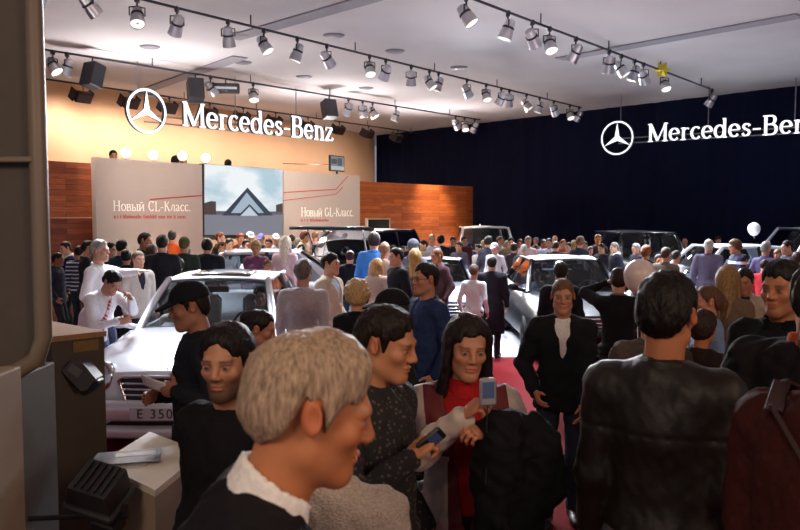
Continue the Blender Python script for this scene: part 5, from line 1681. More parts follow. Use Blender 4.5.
# --- the crowd: px, head top, head px, yaw, hair, hair colour, garment, colour, label, extras
F_ = dict(fem=True)
CROWD = [
 (172, 230, 9, 175, 'short', '33302f', 'jacket', 'c2501f', 'person in bright orange jacket seen from behind', {}),
 (164, 248, 12, 165, 'short', '2e231c', 'coat', '7c5c3e', 'person in khaki brown coat in front of the orange jacket', {}),
 (389, 234, 9, 170, 'short', '4a3a2c', 'shirt', 'd2d3da', 'fair person in white shirt behind the bald man', {}),
 (57, 252, 15, 70, 'short', '1c1513', 'jacket', '2f3040', 'dark haired man in grey-blue jacket at the left edge of the crowd, looking right', dict(skin='8d5f4a')),
 (67, 241, 11, -60, 'short', '3a2419', 'jacket', '1d2340', 'man in navy coat with white collar under the dark timber at far left', dict(collar=WHITE)),
 (79, 245, 12, 160, 'short', '231b18', 'sweater', '2b3050', 'person in navy sweater with thin white stripes at far left', dict(topmat=striped('272c48', 'c9ccd8', 15, 'Z', 'striped_knit', .68))),
 (87, 240, 11, 90, 'short', '241a16', 'jacket', '23242c', 'dark haired person just left of the man in the white shirt', {}),
 (109, 242, 12, 60, 'short', '17120f', 'jacket', '2a2a33', 'dark haired man in glasses peeking past the white-shirted pointing man', dict(glasses=True)),
 (121, 239, 11, 165, 'short', '1b1718', 'jacket', '23384a', 'dark haired man in teal jacket seen from behind, left of the beige panel print', {}),
 (126, 249, 13, 175, 'short', '151113', 'jacket', '1c1d26', 'black haired person seen from behind above the pointing arm', {}),
 (144, 232, 10, 60, 'short', '2a1c16', 'jacket', '20212b', 'tall man in dark jacket standing out against the beige panel', {}),
 (151, 244, 11, 150, 'short', '4a3428', 'jacket', '59495f', 'brown haired person in dull purple jacket before the beige panel', F_),
 (162, 234, 10, 170, 'short', '1a1513', 'jacket', '1f2028', 'dark haired man in black jacket left of the person in orange', {}),
 (184, 236, 10, 170, 'short', '5a5330', 'jacket', '2c3833', 'person with olive cap and dark green jacket right of the orange jacket', dict(cap='5d5733')),
 (187, 247, 11, 172, 'short', '5b5a58', 'coat', '6f5440', 'grey haired person in brown coat above the silver-white car roof', {}),
 (179, 258, 15, 178, 'full', '0f1016', 'jacket', '171821', 'glossy black haired person right behind the silver-white car roof', F_),
 (207, 238, 14, 174, 'full', '17120f', 'coat', '1e1f29', 'big dark haired man in wide dark coat seen from behind, left of the screen bottom', dict(wide=1.2)),
 (220, 232, 8, 60, 'short', '6b3a22', 'jacket', '2b2a33', 'far red-brown haired person at the left bottom corner of the screen', {}),
 (221, 241, 11, 80, 'short', '46301f', 'jacket', '17171e', 'brown haired man in black jacket reaching towards the silver car', dict(armL=(.18, -.5, 1.25))),
 (240, 233, 9, 20, 'short', '7a2f1c', 'jacket', '6b2c28', 'red haired person under the middle of the screen', F_),
 (250, 231, 8, 10, 'short', '33261f', 'shirt', '9aa0b4', 'person in white cap under the glass pyramid, left of two', dict(cap='d4d6e2')),
 (261, 233, 8, -15, 'short', '33261f', 'shirt', '5a5f8a', 'person in violet-blue cap under the glass pyramid, right of two', dict(cap='6d6aa6')),
 (246, 239, 9, 25, 'short', '221a18', 'jacket', '2f2d3a', 'dark haired person in front of the capped people under the screen', {}),
 (276, 233, 9, 10, 'short', '29211e', 'shirt', '8a8fa0', 'person in white cap under the right bottom corner of the screen', dict(cap='cfd2da')),
 (269, 238, 9, -20, 'short', '2a1d18', 'jacket', '4d4550', 'dark haired person right of the glass pyramid picture, below its base', F_),
 (261, 243, 13, 160, 'short', '1a1412', 'jacket', '1b2036', 'dark haired man in navy jacket in front of the silver car under the screen', {}),
 (267, 259, 14, 20, 'short', '5d3f2a', 'jacket', '2d2638', 'brown haired boy in dark purple jacket beside the silver-white car rear', {}),
 (285, 236, 13, 170, 'wavy', 'd9cdb8', 'jacket', 'd9bcc2', 'woman with white-blond hair in pale pink top and jeans seen from behind', dict(fem=True, legs='5a76a8')),
 (301, 244, 12, 172, 'short', '15120f', 'jacket', '8a7d6c', 'black haired man in khaki grey jacket right of the blond woman in pink', {}),
 (305, 231, 11, 60, 'full', '5a3322', 'jacket', 'b09a80', 'red-brown haired woman in beige coat below the lettering right of the screen', F_),
 (323, 233, 10, 170, 'short', '75706c', 'jacket', '1d2a2a', 'grey haired man in dark green jacket in front of the raised tailgate', dict(wide=1.15)),
 (315, 231, 9, 150, 'short', '8d6d52', 'sweater', 'b9979c', 'person in dusty pink sweater under the raised tailgate', F_),
 (337, 231, 9, 30, 'short', '4a1f1a', 'jacket', '49639a', 'red haired person in blue and white patterned jacket beside the black off-roader', dict(topmat=blotched('2c3f78', 'c9d0e0', 9), fem=True)),
 (345, 233, 9, 10, 'short', '5a4638', 'shirt', 'c6c9d6', 'person in white shirt beside the blue and white patterned jacket', {}),
 (353, 241, 9, 170, 'short', '3a2a20', 'jacket', 'a8905a', 'person in mustard yellow jacket left of the bright blue jacket', {}),
 (350, 250, 12, 176, 'short', '3a1c1c', 'hoodie', '0f0f14', 'person in wide black hooded top seen from behind, right of the beige work jacket', dict(wide=1.15)),
 (374, 232, 11, 170, 'full', '2a211f', 'jacket', '3f7fd0', 'person in bright sky blue jacket seen from behind before the black off-roader', {}),
 (364, 233, 9, 150, 'short', '84807c', 'jacket', '7d7a86', 'grey haired person left of the sky blue jacket', {}),
 (384, 241, 12, 160, 'bald', '8a6a58', 'sweater', 'b59a8c', 'bald man with pink scalp right of the sky blue jacket', {}),
 (402, 240, 10, 165, 'short', '17120f', 'jacket', '24252e', 'black haired man right of the bald man, before the black off-roader roof', {}),
 (413, 238, 11, 150, 'short', '56565e', 'jacket', '5e6170', 'person in grey-blue woollen hat near the rear end of the timber wall', dict(cap='5e626d')),
 (377, 258, 17, 165, 'braid', 'b08a58', 'sweater', 'bda898', 'woman with blond braided hair and pale top seen from behind', F_),
 (397, 247, 17, -70, 'short', '1e1512', 'jacket', '191a22', 'dark haired young man in profile to the left beside the blond braids', {}),
 (415, 248, 15, 160, 'long', 'b0915f', 'jacket', '6b5a50', 'woman with loose blond hair behind the man with glasses', F_),
 (424, 240, 11, -60, 'short', '1f1815', 'jacket', '9a958c', 'dark haired man in pale grey jacket in profile below the timber wall', {}),
 (432, 234, 9, 20, 'short', '8a7a6a', 'shirt', 'cfd0d8', 'fair person in white below the middle of the timber wall', {}),
 (441, 235, 11, 170, 'full', '14110f', 'jacket', '20212a', 'person with thick black hair below the right half of the timber wall', F_),
 (438, 248, 16, -62, 'crop', '6b4028', 'jacket', '4a3338', 'red-brown haired man in plum brown jacket in profile to the left', dict(wide=1.08)),
 (453, 236, 10, 10, 'short', '3a2a22', 'jacket', '2a2b38', 'dark clothed person with brown hair left of the white car roof', {}),
 (459, 241, 11, -30, 'short', '2b211d', 'jacket', '5a5360', 'dark haired person in grey-violet under the left end of the white car roof', {}),
 (469, 242, 9, 170, 'short', '2a2c3a', 'jacket', '46598c', 'person with blue cap below the white car roof', dict(cap='3d4c7c')),
 (479, 244, 12, -40, 'short', '231a17', 'shirt', 'd9dbe4', 'dark haired man in white shirt below the middle of the white car roof', {}),
 (488, 236, 11, 165, 'full', '201815', 'jacket', '4a4c5c', 'dark haired person under the right part of the white car roof', F_),
 (495, 242, 12, -20, 'short', 'b3a094', 'shirt', 'd5d3dc', 'person in white cap and white shirt left of the man in the long dark coat', dict(cap='c9b9bd')),
 (474, 264, 14, 160, 'short', '6e584c', 'tee', 'dfe3ee', 'person in white tee shirt in front of the low dark blue car', {}),
 (492, 256, 17, 172, 'short', '1c1414', 'coat', '1f1a24', 'man in long dark coat seen from behind, standing on the pale floor in mid scene', dict(wide=1.12, topmat=None)),
 (507, 240, 10, 30, 'short', '9a8878', 'jacket', '6b4b48', 'fair haired person in rusty top right of the white cap', {}),
 (514, 243, 11, 165, 'full', '1d1619', 'jacket', '3a3038', 'dark haired person above the left roof edge of the dark saloon', F_),
 (528, 236, 11, 10, 'short', '6b625e', 'shirt', 'd9bfc2', 'grey haired man in pale pink shirt behind the dark saloon', {}),
 (536, 237, 9, -20, 'short', '7d6a70', 'jacket', '8f6f8a', 'person in mauve top right of the pink shirt', F_),
 (535, 250, 10, 175, 'short', '3a1a18', 'jacket', '57282c', 'dark red haired head just above the dark saloon roof', {}),
 (543, 239, 10, 30, 'short', '2c2c33', 'shirt', 'cfcfd8', 'dark haired person in white right of the mauve top', {}),
 (555, 235, 9, -10, 'bald', '7d6658', 'jacket', '4d4048', 'balding man at the back above the middle of the dark saloon', {}),
 (556, 241, 11, 170, 'short', '3a2018', 'jacket', '3d2a2c', 'brown haired man in dark brown jacket above the middle of the dark saloon roof', dict(wide=1.15)),
 (563, 239, 10, 20, 'short', '7a3c22', 'jacket', '8a4a2c', 'red faced person in rust jacket right of the dark brown jacket', F_),
 (569, 242, 10, -30, 'short', '2b1d18', 'jacket', '6b4436', 'person in brown top above the right roof edge of the dark saloon', {}),
 (580, 236, 12, 165, 'full', '5a3520', 'jacket', '23242e', 'person with full chestnut hair below the black drape, in dark jacket', F_),
 (590, 246, 10, 20, 'short', '2a1d18', 'jacket', '33303a', 'dark haired person between chestnut hair and the grey haired profile', {}),
 (598, 234, 10, 10, 'short', '6b4a34', 'jacket', '3a2b2c', 'man with orange face left of the black off-roader roof', dict(skin='c8793f')),
 (602, 243, 10, -40, 'short', '1d1715', 'jacket', '2b2630', 'dark haired person below the orange face', {}),
 (615, 242, 12, -65, 'short', '6b645e', 'jacket', '1c1c26', 'grey haired man in dark jacket with white collar in profile to the left', dict(collar=WHITE)),
 (637, 243, 11, -50, 'short', '7d7b84', 'jacket', '262632', 'silver haired man beneath the black off-roader windscreen', {}),
 (660, 241, 9, 10, 'short', '4a4f3a', 'jacket', '2a3040', 'person with greenish cap before the black off-roader', dict(cap='4c5340')),
 (672, 243, 10, 170, 'short', '8a8890', 'jacket', '6d6f7c', 'grey haired person right of the greenish cap', {}),
 (685, 238, 9, 10, 'bald', '6b5648', 'jacket', '3f4252', 'bald man right of the black off-roader', {}),
 (676, 250, 13, 150, 'short', '2a211d', 'tee', 'd5d6dc', 'dark haired man in white tee shirt behind the leather jacket man', dict(short_sleeve=True)),
 (659, 254, 12, 10, 'short', '1d1513', 'jacket', '17171c', 'man with red face just right of the big pale balloon', dict(skin='c07a62')),
 (709, 239, 12, 168, 'short', 'a8a49c', 'jacket', '5a5368', 'white haired man in purple-grey jacket seen from behind, beside the silver-white side-on car', dict(wide=1.1)),
 (718, 236, 8, 20, 'short', '3a1c1c', 'jacket', '2a1d22', 'far dark red head right of the white haired man', {}),
 (735, 239, 12, -70, 'full', '5a3c28', 'jacket', '1d2340', 'brown haired person in navy tracksuit with white stripe leaning on the car', dict(topmat=striped('1b2140', 'd5d8e2', 2.2, 'Z', 'tracksuit', .9))),
 (744, 254, 12, -40, 'short', '1f1715', 'jacket', '3f332c', 'red faced man with dark hair in brown jacket below the tracksuit', dict(skin='b8705a')),
 (766, 241, 11, 165, 'short', '8f8c88', 'shirt', '6f6690', 'grey haired man in violet shirt seen from behind at the car', {}),
 (778, 249, 10, 0, 'short', '6b3f28', 'jacket', '5a3a30', 'brown haired person right of the violet shirt', F_),
 (788, 240, 11, -70, 'short', '17130f', 'jacket', '3a3a46', 'black haired man in profile to the left by the right edge', {}),
 (797, 252, 13, 170, 'full', '3a1f18', 'jacket', '4a2a26', 'dark red haired person at the right edge above the man in scarf', F_),
 (764, 274, 14, 160, 'short', '1f1613', 'tee', 'b83038', 'person in bright red tee shirt behind the man in black jacket and scarf', {}),
]

# the packed far row below the timber wall and the black drape
FAR = [(446, 238, 'short', '8b7a62', 'shirt', 'c8ccd6', 'sandy haired person in pale blue shirt', 'the right half of the timber wall'), (464, 236, 'short', '19150f', 'jacket', '5a2f2f', 'black haired person in wine jacket', 'the right end of the timber wall'),
 (484, 240, 'full', 'b49a6c', 'jacket', '3b3f52', 'blond woman in slate jacket', 'the white-roofed off-roader'), (500, 236, 'short', '5b4a3c', 'shirt', 'e0dde0', 'brown haired person in white shirt', 'the left end of the black drape'),
 (511, 237, 'short', '1b1614', 'jacket', '7a6a58', 'dark haired person in sand jacket', 'the left end of the black drape'), (520, 239, 'full', '5a2c1c', 'jacket', '46384e', 'auburn haired woman in plum jacket', 'the left part of the black drape'),
 (524, 244, 'short', '9b948c', 'jacket', '2e3a34', 'grey haired person in bottle green jacket', 'the left part of the black drape'), (549, 238, 'short', '16120f', 'shirt', 'b9c2d6', 'black haired person in light blue shirt', 'the black drape behind the dark saloon'),
 (562, 245, 'short', '6d5a44', 'shirt', 'd8c7b8', 'light brown haired person in cream shirt', 'the black drape behind the dark saloon'), (574, 240, 'full', 'a88a58', 'jacket', '6b3038', 'blond woman in cherry jacket', 'the black drape behind the dark saloon'),
 (585, 241, 'short', '1d1815', 'shirt', 'd0d2d9', 'dark haired person in white top', 'the black drape right of the chestnut hair'), (594, 240, 'short', '77726c', 'jacket', '54483e', 'grey haired person in tan jacket', 'the black drape left of the black off-roader'),
 (608, 238, 'full', '2a1c16', 'jacket', '8a5a62', 'dark haired woman in rose jacket', 'the black drape left of the black off-roader'), (622, 243, 'short', '33271f', 'jacket', '3a4a62', 'brown haired person in steel blue jacket', 'the black off-roader bonnet'),
 (630, 246, 'short', '14110f', 'shirt', 'c9c6c4', 'black haired person in light grey shirt', 'the black off-roader bonnet'), (646, 245, 'full', '7a4a2a', 'jacket', '2f2a38', 'ginger haired woman in aubergine jacket', 'the black off-roader bonnet'),
 (666, 247, 'short', '4a3b30', 'jacket', '6a6458', 'brown haired person in stone grey jacket', 'the black off-roader, near its right side'), (692, 243, 'short', '1a1513', 'jacket', '4a2a30', 'dark haired person in maroon top', 'the black drape right of the black off-roader'),
 (229, 238, 'short', '2a2018', 'shirt', 'b5bccb', 'dark haired person in grey-blue shirt', 'the left part of the screen'), (256, 240, 'full', '96794c', 'jacket', '77486a', 'blond woman in magenta jacket', 'the middle of the screen'),
 (292, 234, 'short', '3a2a20', 'jacket', '35455a', 'brown haired person in denim blue jacket', 'the gap between screen and right panel print'), (298, 238, 'short', '7b766f', 'shirt', 'd9d4cc', 'grey haired person in ivory shirt', 'the right beige panel')]
for px, yt, hr, hcol, top, tcol, who, where in FAR:
    CROWD.append((px, yt, 10, random.choice([0, 20, -30, 160, 175, 60]), hr, hcol, top, tcol, who + ' below ' + where, dict(fem='woman' in who)))

def backdrop_limit(px):
    lim = 27.0
    if px < 365: lim = on_plane(max(px, 30))[1] - (.55 if px < 345 else 1.6)
    elif px < 475: lim = 20.4
    else: lim = 1 / (1 / 32.5 + (px - 374) / 426 * (1 / 20.0 - 1 / 32.5)) - 1.2
    return lim

for (px, yt, hp, yaw, hr, hcol, top, tcol, lab, kw) in CROWD:
    d0 = min(.245 * F_PX / hp, backdrop_limit(px))
    best = None
    for step in range(0, 60):
        for sg in (1, -1):
            d = d0 + sg * step * .15
            if d < max(5.2, d0 * .66) or d > backdrop_limit(px): continue
            P = at(px, yt, d)
            if not 1.50 <= P[2] / 1.012 <= 1.93:
                pen = 0.6 if 1.42 <= P[2] / 1.012 <= 1.98 else 2.0
            else: pen = 0
            if inside_car(P[0], P[1], .38): continue
            near = min([math.hypot(P[0] - a, P[1] - b) for a, b in PLACED] + [9])
            if near < .40: continue
            sc = step * .15 * (1 if d > d0 * .82 else 1.6) + pen + (.9 if near < .54 else 0) + (1.5 if near < .47 else 0)
            if best is None or sc < best[0]: best = (sc, d)
        if best and best[0] < step * .15: break
    if best is None:
        print('NO ROOM', lab); continue
    k = dict(kw)
    if k.get('fem') and 'hair' in k: pass
    put(px, yt, best[1], yaw + random.uniform(-6, 6), lab, top=top, tc=tcol, hair=hr, hc=hcol, hpitch=k.pop('hpitch', random.uniform(0, 10)), **{'skin': random.choice(['c4937a', 'b98468', 'c99b82', 'b07d62']), **k})

# people sitting in the cars
def sitter(cx, cy, lab, tc, hair, hc, fem, d, z0=-.42, H=1.70):
    PLACED.append((cx, cy))
    person(cx, cy, math.degrees(-math.atan2(cx, cy)), H, lab, d, top='sweater', tc=tc, hair=hair, hc=hc, fem=fem, seat=True, z0=z0, armL=(.16, -.36, 1.16), armR=(-.16, -.36, 1.16), skin='c99b82')
sitter(EX - .52, EY + 2.25, 'blond passenger in pale top sitting in the silver-white car', 'd3c9b8', 'full', 'b39a68', True, 9.2)
sitter(EX + .37, EY + 2.62, 'driver in dark clothes sitting behind the wheel of the silver-white car', '3b3438', 'short', '2a1c18', False, 9.2)
sitter(2.76 - .37, 10.9 + 2.62, 'passenger in white shirt sitting in the dark blue-black saloon', 'd5d6de', 'short', '6b5a50', False, 13.4, z0=-.46)

# two people up on the mezzanine behind the backdrop
def upper(px, yt, dd, lab, **kw):
    p = on_plane(px, -dd); P = at(px, yt, p[1]); s0 = (P[2] - MZ) / 1.012
    wy = kw.pop('yaw', 0)
    person(P[0], P[1], wy, min(max(s0, 1.3), 1.85), lab, 12, z0=MZ, **kw)
upper(113, 146, 1.7, 'person in dark brown leaning above the left end of the beige backdrop', tc='3a2a24', hair='short', hc='1f1512', yaw=30)
upper(175, 149, 1.9, 'dark haired person in black among the lamps above the backdrop', tc='1c1618', hair='full', hc='17110f', yaw=170)
upper(183, 147, 2.3, 'person in white shirt among the lamps above the backdrop', top='shirt', tc='e6e2da', hair='short', hc='3a2a20', yaw=10)
upper(228, 156, 1.7, 'dark head looking over the top of the screen', tc='241d1c', hair='short', hc='15100f', yaw=170)

# ------------------------------------------------------------------ things people hold, balloons
def hand_point(info, side, along=.09):
    W, E = info['W'][side], info['E'][side]
    u = (W - E) / np.linalg.norm(W - E)
    return world(info, W + u * along)
hc_p = hand_point(woman, 'R', .105)
root = empty('digital_camera', tuple(hc_p + np.array([.012, -.045, .035]))); tag(root, 'small silver compact camera held up by the woman in white and burgundy', 'camera')
Rc = rot('Z', 14) @ rot('Y', 90)
mb = MB(); mb.box((0, 0, 0), (.095, .024, .058), Rc, bev=.006); mb.build('body', mat('b9babf', .3, .6, 0, 0, name='brushed_metal'), root)
mb = MB(); mb.box(Rc @ np.array((-.008, -.0128, -.002)), (.056, .002, .042), Rc); mb.build('display', mat('3d4c66', .15, 0, 0, 0, name='camera_display', emit=.25), root)
mb = MB(); V, F = lathe([(0, 0), (.019, 0), (.019, .018), (.016, .02), (0, .018)], 18); mb.add(np.array(V) @ rot('X', -90).T @ Rc.T + Rc @ np.array((.012, .012, 0)), F); mb.build('lens', mat('2a2c32', .2, .4, 0, 0, name='lens_black'), root)
mb = MB(); mb.box(Rc @ np.array((.03, 0, .031)), (.014, .01, .005), Rc, bev=.002); mb.build('shutter_button', CHROME(), root)
mb = MB(); mb.tube([np.array((.0, .0, -.05)), (-.004, -.004, -.12), (.0, .004, -.22), (-.006, 0, -.32)], .0025, 6); mb.build('wrist_strap', mat('18181a', .8, name='strap_black'), root)

# black coat over the woman's left arm
q = hand_point(woman, 'L', -.02); e = world(woman, woman['E']['L'])
f = Field(np.minimum(q, e) + (-.22, -.25, -.60), np.maximum(q, e) + (.38, .25, .14), .011)
f.cone(e + (.02, 0, .02), q + (.03, -.02, .035), .085, .085, .03)
f.cone(q + (.06, -.02, .03), q + (.19, .02, .0), .075, .05, .04)
f.cone(q + (.02, -.03, -.05), q + (.0, -.02, -.40), .085, .07, .05)
f.cone(q + (.10, 0, -.05), q + (.11, .0, -.34), .075, .08, .05)
f.cone(q + (.17, 0, -.02), q + (.20, .0, -.20), .055, .045, .05)
f.wrinkle(.022, 22, 5, .5); f.wrinkle(.008, 60, 8, .6)
V, F = f.mesh(); c0 = V.mean(0)
o = obj('folded_coat', V - c0, F, cloth('101014'), None, True, loc=c0); tag(o, 'black coat folded over the left arm of the woman with the camera', 'coat')

# paper in the uniformed man's hand
pp = hand_point(capman, 'L', .10)
n_ = 8; P = np.zeros((n_, n_, 3))
for i in range(n_):
    for j in range(n_):
        a, b2 = i / (n_ - 1) - .5, j / (n_ - 1) - .5
        P[i, j] = (-.03 + a * .13, -.02 + .04 * a * a - b2 * .05, .02 + b2 * .07 - .05 * a)
V, F = solid_sheet(P, .002); o = obj('paper_sheet', V, F, mat('e9e9ee', .8, 0, 0, 0, name='paper'), None, True, loc=pp); tag(o, 'white paper sheet held by the uniformed man in front of the grille', 'paper')

# phone in the young man's hand
hp_ = hand_point(young, 'R', .09)
root = empty('mobile_phone', tuple(hp_)); tag(root, 'small dark mobile phone in the hand of the young man in patterned knit', 'phone')
mb = MB(); mb.box((0, -.02, 0), (.05, .018, .10), rot('Y', 50) @ rot('Z', 20), bev=.006); mb.build('body', mat('15161a', .3, name='phone_black'), root)
mb = MB(); mb.box(rot('Y', 50) @ rot('Z', 20) @ np.array((0, -.0095, .015)) + (0, -.02, 0), (.036, .002, .04), rot('Y', 50) @ rot('Z', 20)); mb.build('display', mat('2c3d5c', .3, 0, 0, 0, emit=.15, name='phone_display'), root)

# shoulder strap of the maroon jacket
s_ = maroon
pts = [world(s_, s_['tp'](v)) for v in ((-.24, .20, 1.05), (-.17, .185, 1.22), (-.05, .172, 1.36), (.06, .135, 1.455), (.115, .03, 1.505), (.10, -.09, 1.46))]
mb = MB()
for a in range(len(pts) - 1):
    pa, pb = pts[a], pts[a + 1]
    t = pb - pa; Ln = np.linalg.norm(t); t /= Ln
    side = np.cross(t, [0.3, .5, .8]); side /= np.linalg.norm(side)
    mb.box((pa + pb) / 2, (Ln * 1.08, .045, .012), np.stack([t, side, np.cross(t, side)], 1), bev=.003)
o = mb.build('shoulder_strap', mat('2a1512', .7, name='strap_web'), None)
o.parent = s_['root']; bpy.context.view_layer.update(); o.matrix_parent_inverse = s_['root'].matrix_world.inverted()

def balloon(px, py, d, r, lab, z_end, col):
    p = at(px, py, d)
    root = empty('balloon', tuple(p)); tag(root, lab, 'balloon')
    V, F = lathe([(0, 1.0)] + [(math.sin(t), math.cos(t)) if math.cos(t) > 0 else (math.sin(t) ** .8 * (1 - .10 * math.cos(t) ** 2), 1.22 * math.cos(t)) for t in np.linspace(.15, 2.9, 18)] + [(.05, -1.25)], 24)
    obj('envelope', np.array(V)[:, :] * r, F[:-1] if False else F, mat(col, .35, 0, 0, 0, name='balloon_rubber', coat=.3), root)
    V, F = lathe([(.02 * 1, 0), (.10, -.10), (0, -.11)], 12); obj('knot', np.array(V) * r * 1.0 + (0, 0, -1.24 * r), F, mat(col, .35, 0, 0, 0, name='balloon_rubber', coat=.3), root)
    mb = MB(); zz = z_end - p[2]
    mb.tube([(0, 0, -1.3 * r), (.012, 0, -1.3 * r + zz * .3), (-.01, 0, zz * .7), (0, 0, zz)], .003, 6); mb.build('string', mat('d8d5d0', .7, 0, 0, 0, name='string'), root)
balloon(640, 275, 5.1, .105, 'big pale pink-white balloon floating beside the head of the leather jacket man', 1.25, 'd3c2bd')
balloon(754, 228.5, 16.2, .125, 'small white balloon against the black drape above the silver-white car', 1.72, 'dfdfe4')
# ------------------------------------------------------------------ left foreground furniture
def P3(x, y, d): return at(x, y, d)
def onz(x, y, z):
    r0 = np.array([0, 0, EYE]); r1 = at(x, y, 1.0); k = (z - EYE) / (r1[2] - EYE)
    return r0 + (r1 - r0) * k
def upright(mb, A, e1, e2, z0, z1, grow=0.0):
    n1, n2 = e1 / np.linalg.norm(e1) * grow, e2 / np.linalg.norm(e2) * grow
    q = [A - n1 - n2, A + e1 + n1 - n2, A + e1 + e2 + n1 + n2, A + e2 - n1 + n2]
    V = [(p[0], p[1], z0) for p in q] + [(p[0], p[1], z1) for p in q]
    if np.cross(e1[:2], e2[:2]) > 0: F = [(3, 2, 1, 0), (4, 5, 6, 7), (0, 1, 5, 4), (1, 2, 6, 5), (2, 3, 7, 6), (3, 0, 4, 7)]
    else: F = [(0, 1, 2, 3), (7, 6, 5, 4), (4, 5, 1, 0), (5, 6, 2, 1), (6, 7, 3, 2), (7, 4, 0, 3)]
    mb.add(V, F); return mb

# dark sign board with tube frame on a dark rack
BROWN = mat('4c463f', .7, 0, .06, .05, 20, name='dark_brown_board')
TUBE = mat('7a6e60', .45, .2, 0, 0, name='painted_tube')
d = 3.0
xr = P3(42, 200, d)[0]; zb = P3(30, 378, d)[2]; zt = 4.35; zbar = P3(20, 160, d)[2]
root = empty('framed_board', (xr - 1.2, d, zb)); tag(root, 'tall dark brown board in a rounded tube frame along the left edge', 'board')
mb = MB(); mb.box((.55, .03, (zt - zb) / 2 + .02), (1.25, .03, zt - zb - .04)); mb.build('board', BROWN, root)
mb = MB()
mb.tube([(-.6, 0, .02), (.95, 0, .0), (1.08, 0, .025), (1.16, 0, .075), (1.19, 0, .16), (1.19, 0, 1.0), (1.19, 0, zt - zb)], .034, 12)
mb.build('tube_frame', TUBE, root, True)
mb = MB(); mb.box((.5, -.012, zbar - zb), (1.36, .05, .022), bev=.005); mb.build('cross_bar', TUBE, root)
# dark rack the board stands on
xk1 = P3(56, 400, 3.55)[0]; xk0 = xk1 - .7
root = empty('dark_rack', ((xk0 + xk1) / 2, 3.28, 0)); tag(root, 'dark brown rack with two small shelves under the framed board', 'rack')
w_ = xk1 - xk0
mb = MB(); mb.box((0, 0.02, zb / 2 - .02), (w_, .5, zb - .04), bev=.006); mb.build('carcass', BROWN, root)
for yy in (430, 487):
    zz = P3(40, yy, 3.05)[2]
    mb = MB(); mb.box((w_ / 2 - .12, -.29, zz), (.16, .14, .018), bev=.004); mb.box((w_ / 2 - .12, -.24, zz - .03), (.02, .03, .05)); mb.build('shelf', mat('6a6660', .5, .2, 0, 0, name='grey_shelf'), root)
# pale cabinet, extreme lower left
cz = P3(8, 392, 2.35)[2]
cx1 = P3(21, 395, 2.75)[0]
root = empty('pale_cabinet', (cx1 - .3, 2.55, 0)); tag(root, 'pale beige cabinet in the extreme lower left corner', 'cabinet')
mb = MB(); mb.box((0, 0, cz / 2), (.6, .42, cz), bev=.006); mb.build('body', mat('8d7c68', .6, 0, .04, 0, 8, name='beige_laminate'), root)
mb = MB(); mb.box((.0, -.216, cz / 2 - .01), (.54, .012, cz - .1), bev=.004); mb.build('door', mat('968570', .6, 0, .04, 0, 8, name='beige_laminate_door'), root)
mb = MB(); mb.tube([(.22, -.222, .9), (.22, -.26, .9), (.22, -.26, 1.02), (.22, -.222, 1.02)], .006, 8); mb.build('handle', mat('8a8a8c', .3, .9, 0, 0, name='steel'), root)
# tall stand, turned so that its right corner points at the viewer's right
zt_ = 1.50
Q, A1, A2 = onz(105, 331, zt_), onz(52, 336.5, zt_), onz(55, 322, zt_)
e1 = (A1 - Q) * 1.02; e2 = A2 - Q; e1[2] = e2[2] = 0
e2 = e2 / np.linalg.norm(e2) * .62
root = empty('tall_stand', (Q[0], Q[1], 0)); tag(root, 'tall tan-topped stand beside the front of the silver-white car', 'stand')
O_ = np.zeros(3)
mb = upright(MB(), O_, e1, e2, 0, zt_ - .03, -.004); mb.build('body', mat('4c443b', .65, 0, .06, 0, 10, name='brown_laminate'), root)
mb = upright(MB(), O_, e1, e2, zt_ - .03, zt_, .006); mb.build('top', mat('9c7350', .5, 0, .10, 0, 14, name='tan_wood_top', stretch=(1, 8, 1)), root)
u1 = e1 / np.linalg.norm(e1); nf = np.array([u1[1], -u1[0], 0]); nf = nf if nf[1] < 0 else -nf
Rs = np.stack([-u1, -nf, np.array([0, 0, 1.0])], 1)
mb = MB(); mb.box(u1 * .11 + nf * .002 + (0, 0, zt_ - .07), (.14, .006, .06), Rs); mb.build('sticker', mat('7d6230', .6, name='ochre_sticker'), root)
fy = Q[1] - .0
def on_face(x, y, out):
    q0 = Q + nf * out; t = (x - 400) / F_PX
    s_ = (t * q0[1] - q0[0]) / (u1[0] - t * u1[1])
    return at(x, y, (q0 + u1 * s_)[1])
# wedge-shaped device on the stand's face
p = on_face(82, 374, .045)
root = empty('wall_device', tuple(p)); tag(root, 'grey wedge-shaped device with dark blue end mounted high on the tall stand', 'device')
Rd = rot('Y', 38)
mb = MB(); mb.prism([(-.085, -.035), (.06, -.06), (.085, -.03), (.085, .045), (-.02, .07), (-.085, .04)], -.05, .05, lambda q: Rd @ np.array(q)); mb.build('housing', mat('4d4f52', .5, 0, .05, 0, name='grey_plastic'), root)
mb = MB(); mb.box(Rd @ np.array((.095, 0, .0)), (.03, .09, .075), Rd, bev=.008); mb.build('end_cap', mat('1d2740', .4, name='blue_black_plastic'), root)
mb = MB(); mb.box(Rd @ np.array((-.03, -.052, .01)), (.07, .006, .05), Rd, bev=.002); mb.build('plate', mat('6a6c6e', .4, 0, 0, 0, name='light_grey_plastic'), root)
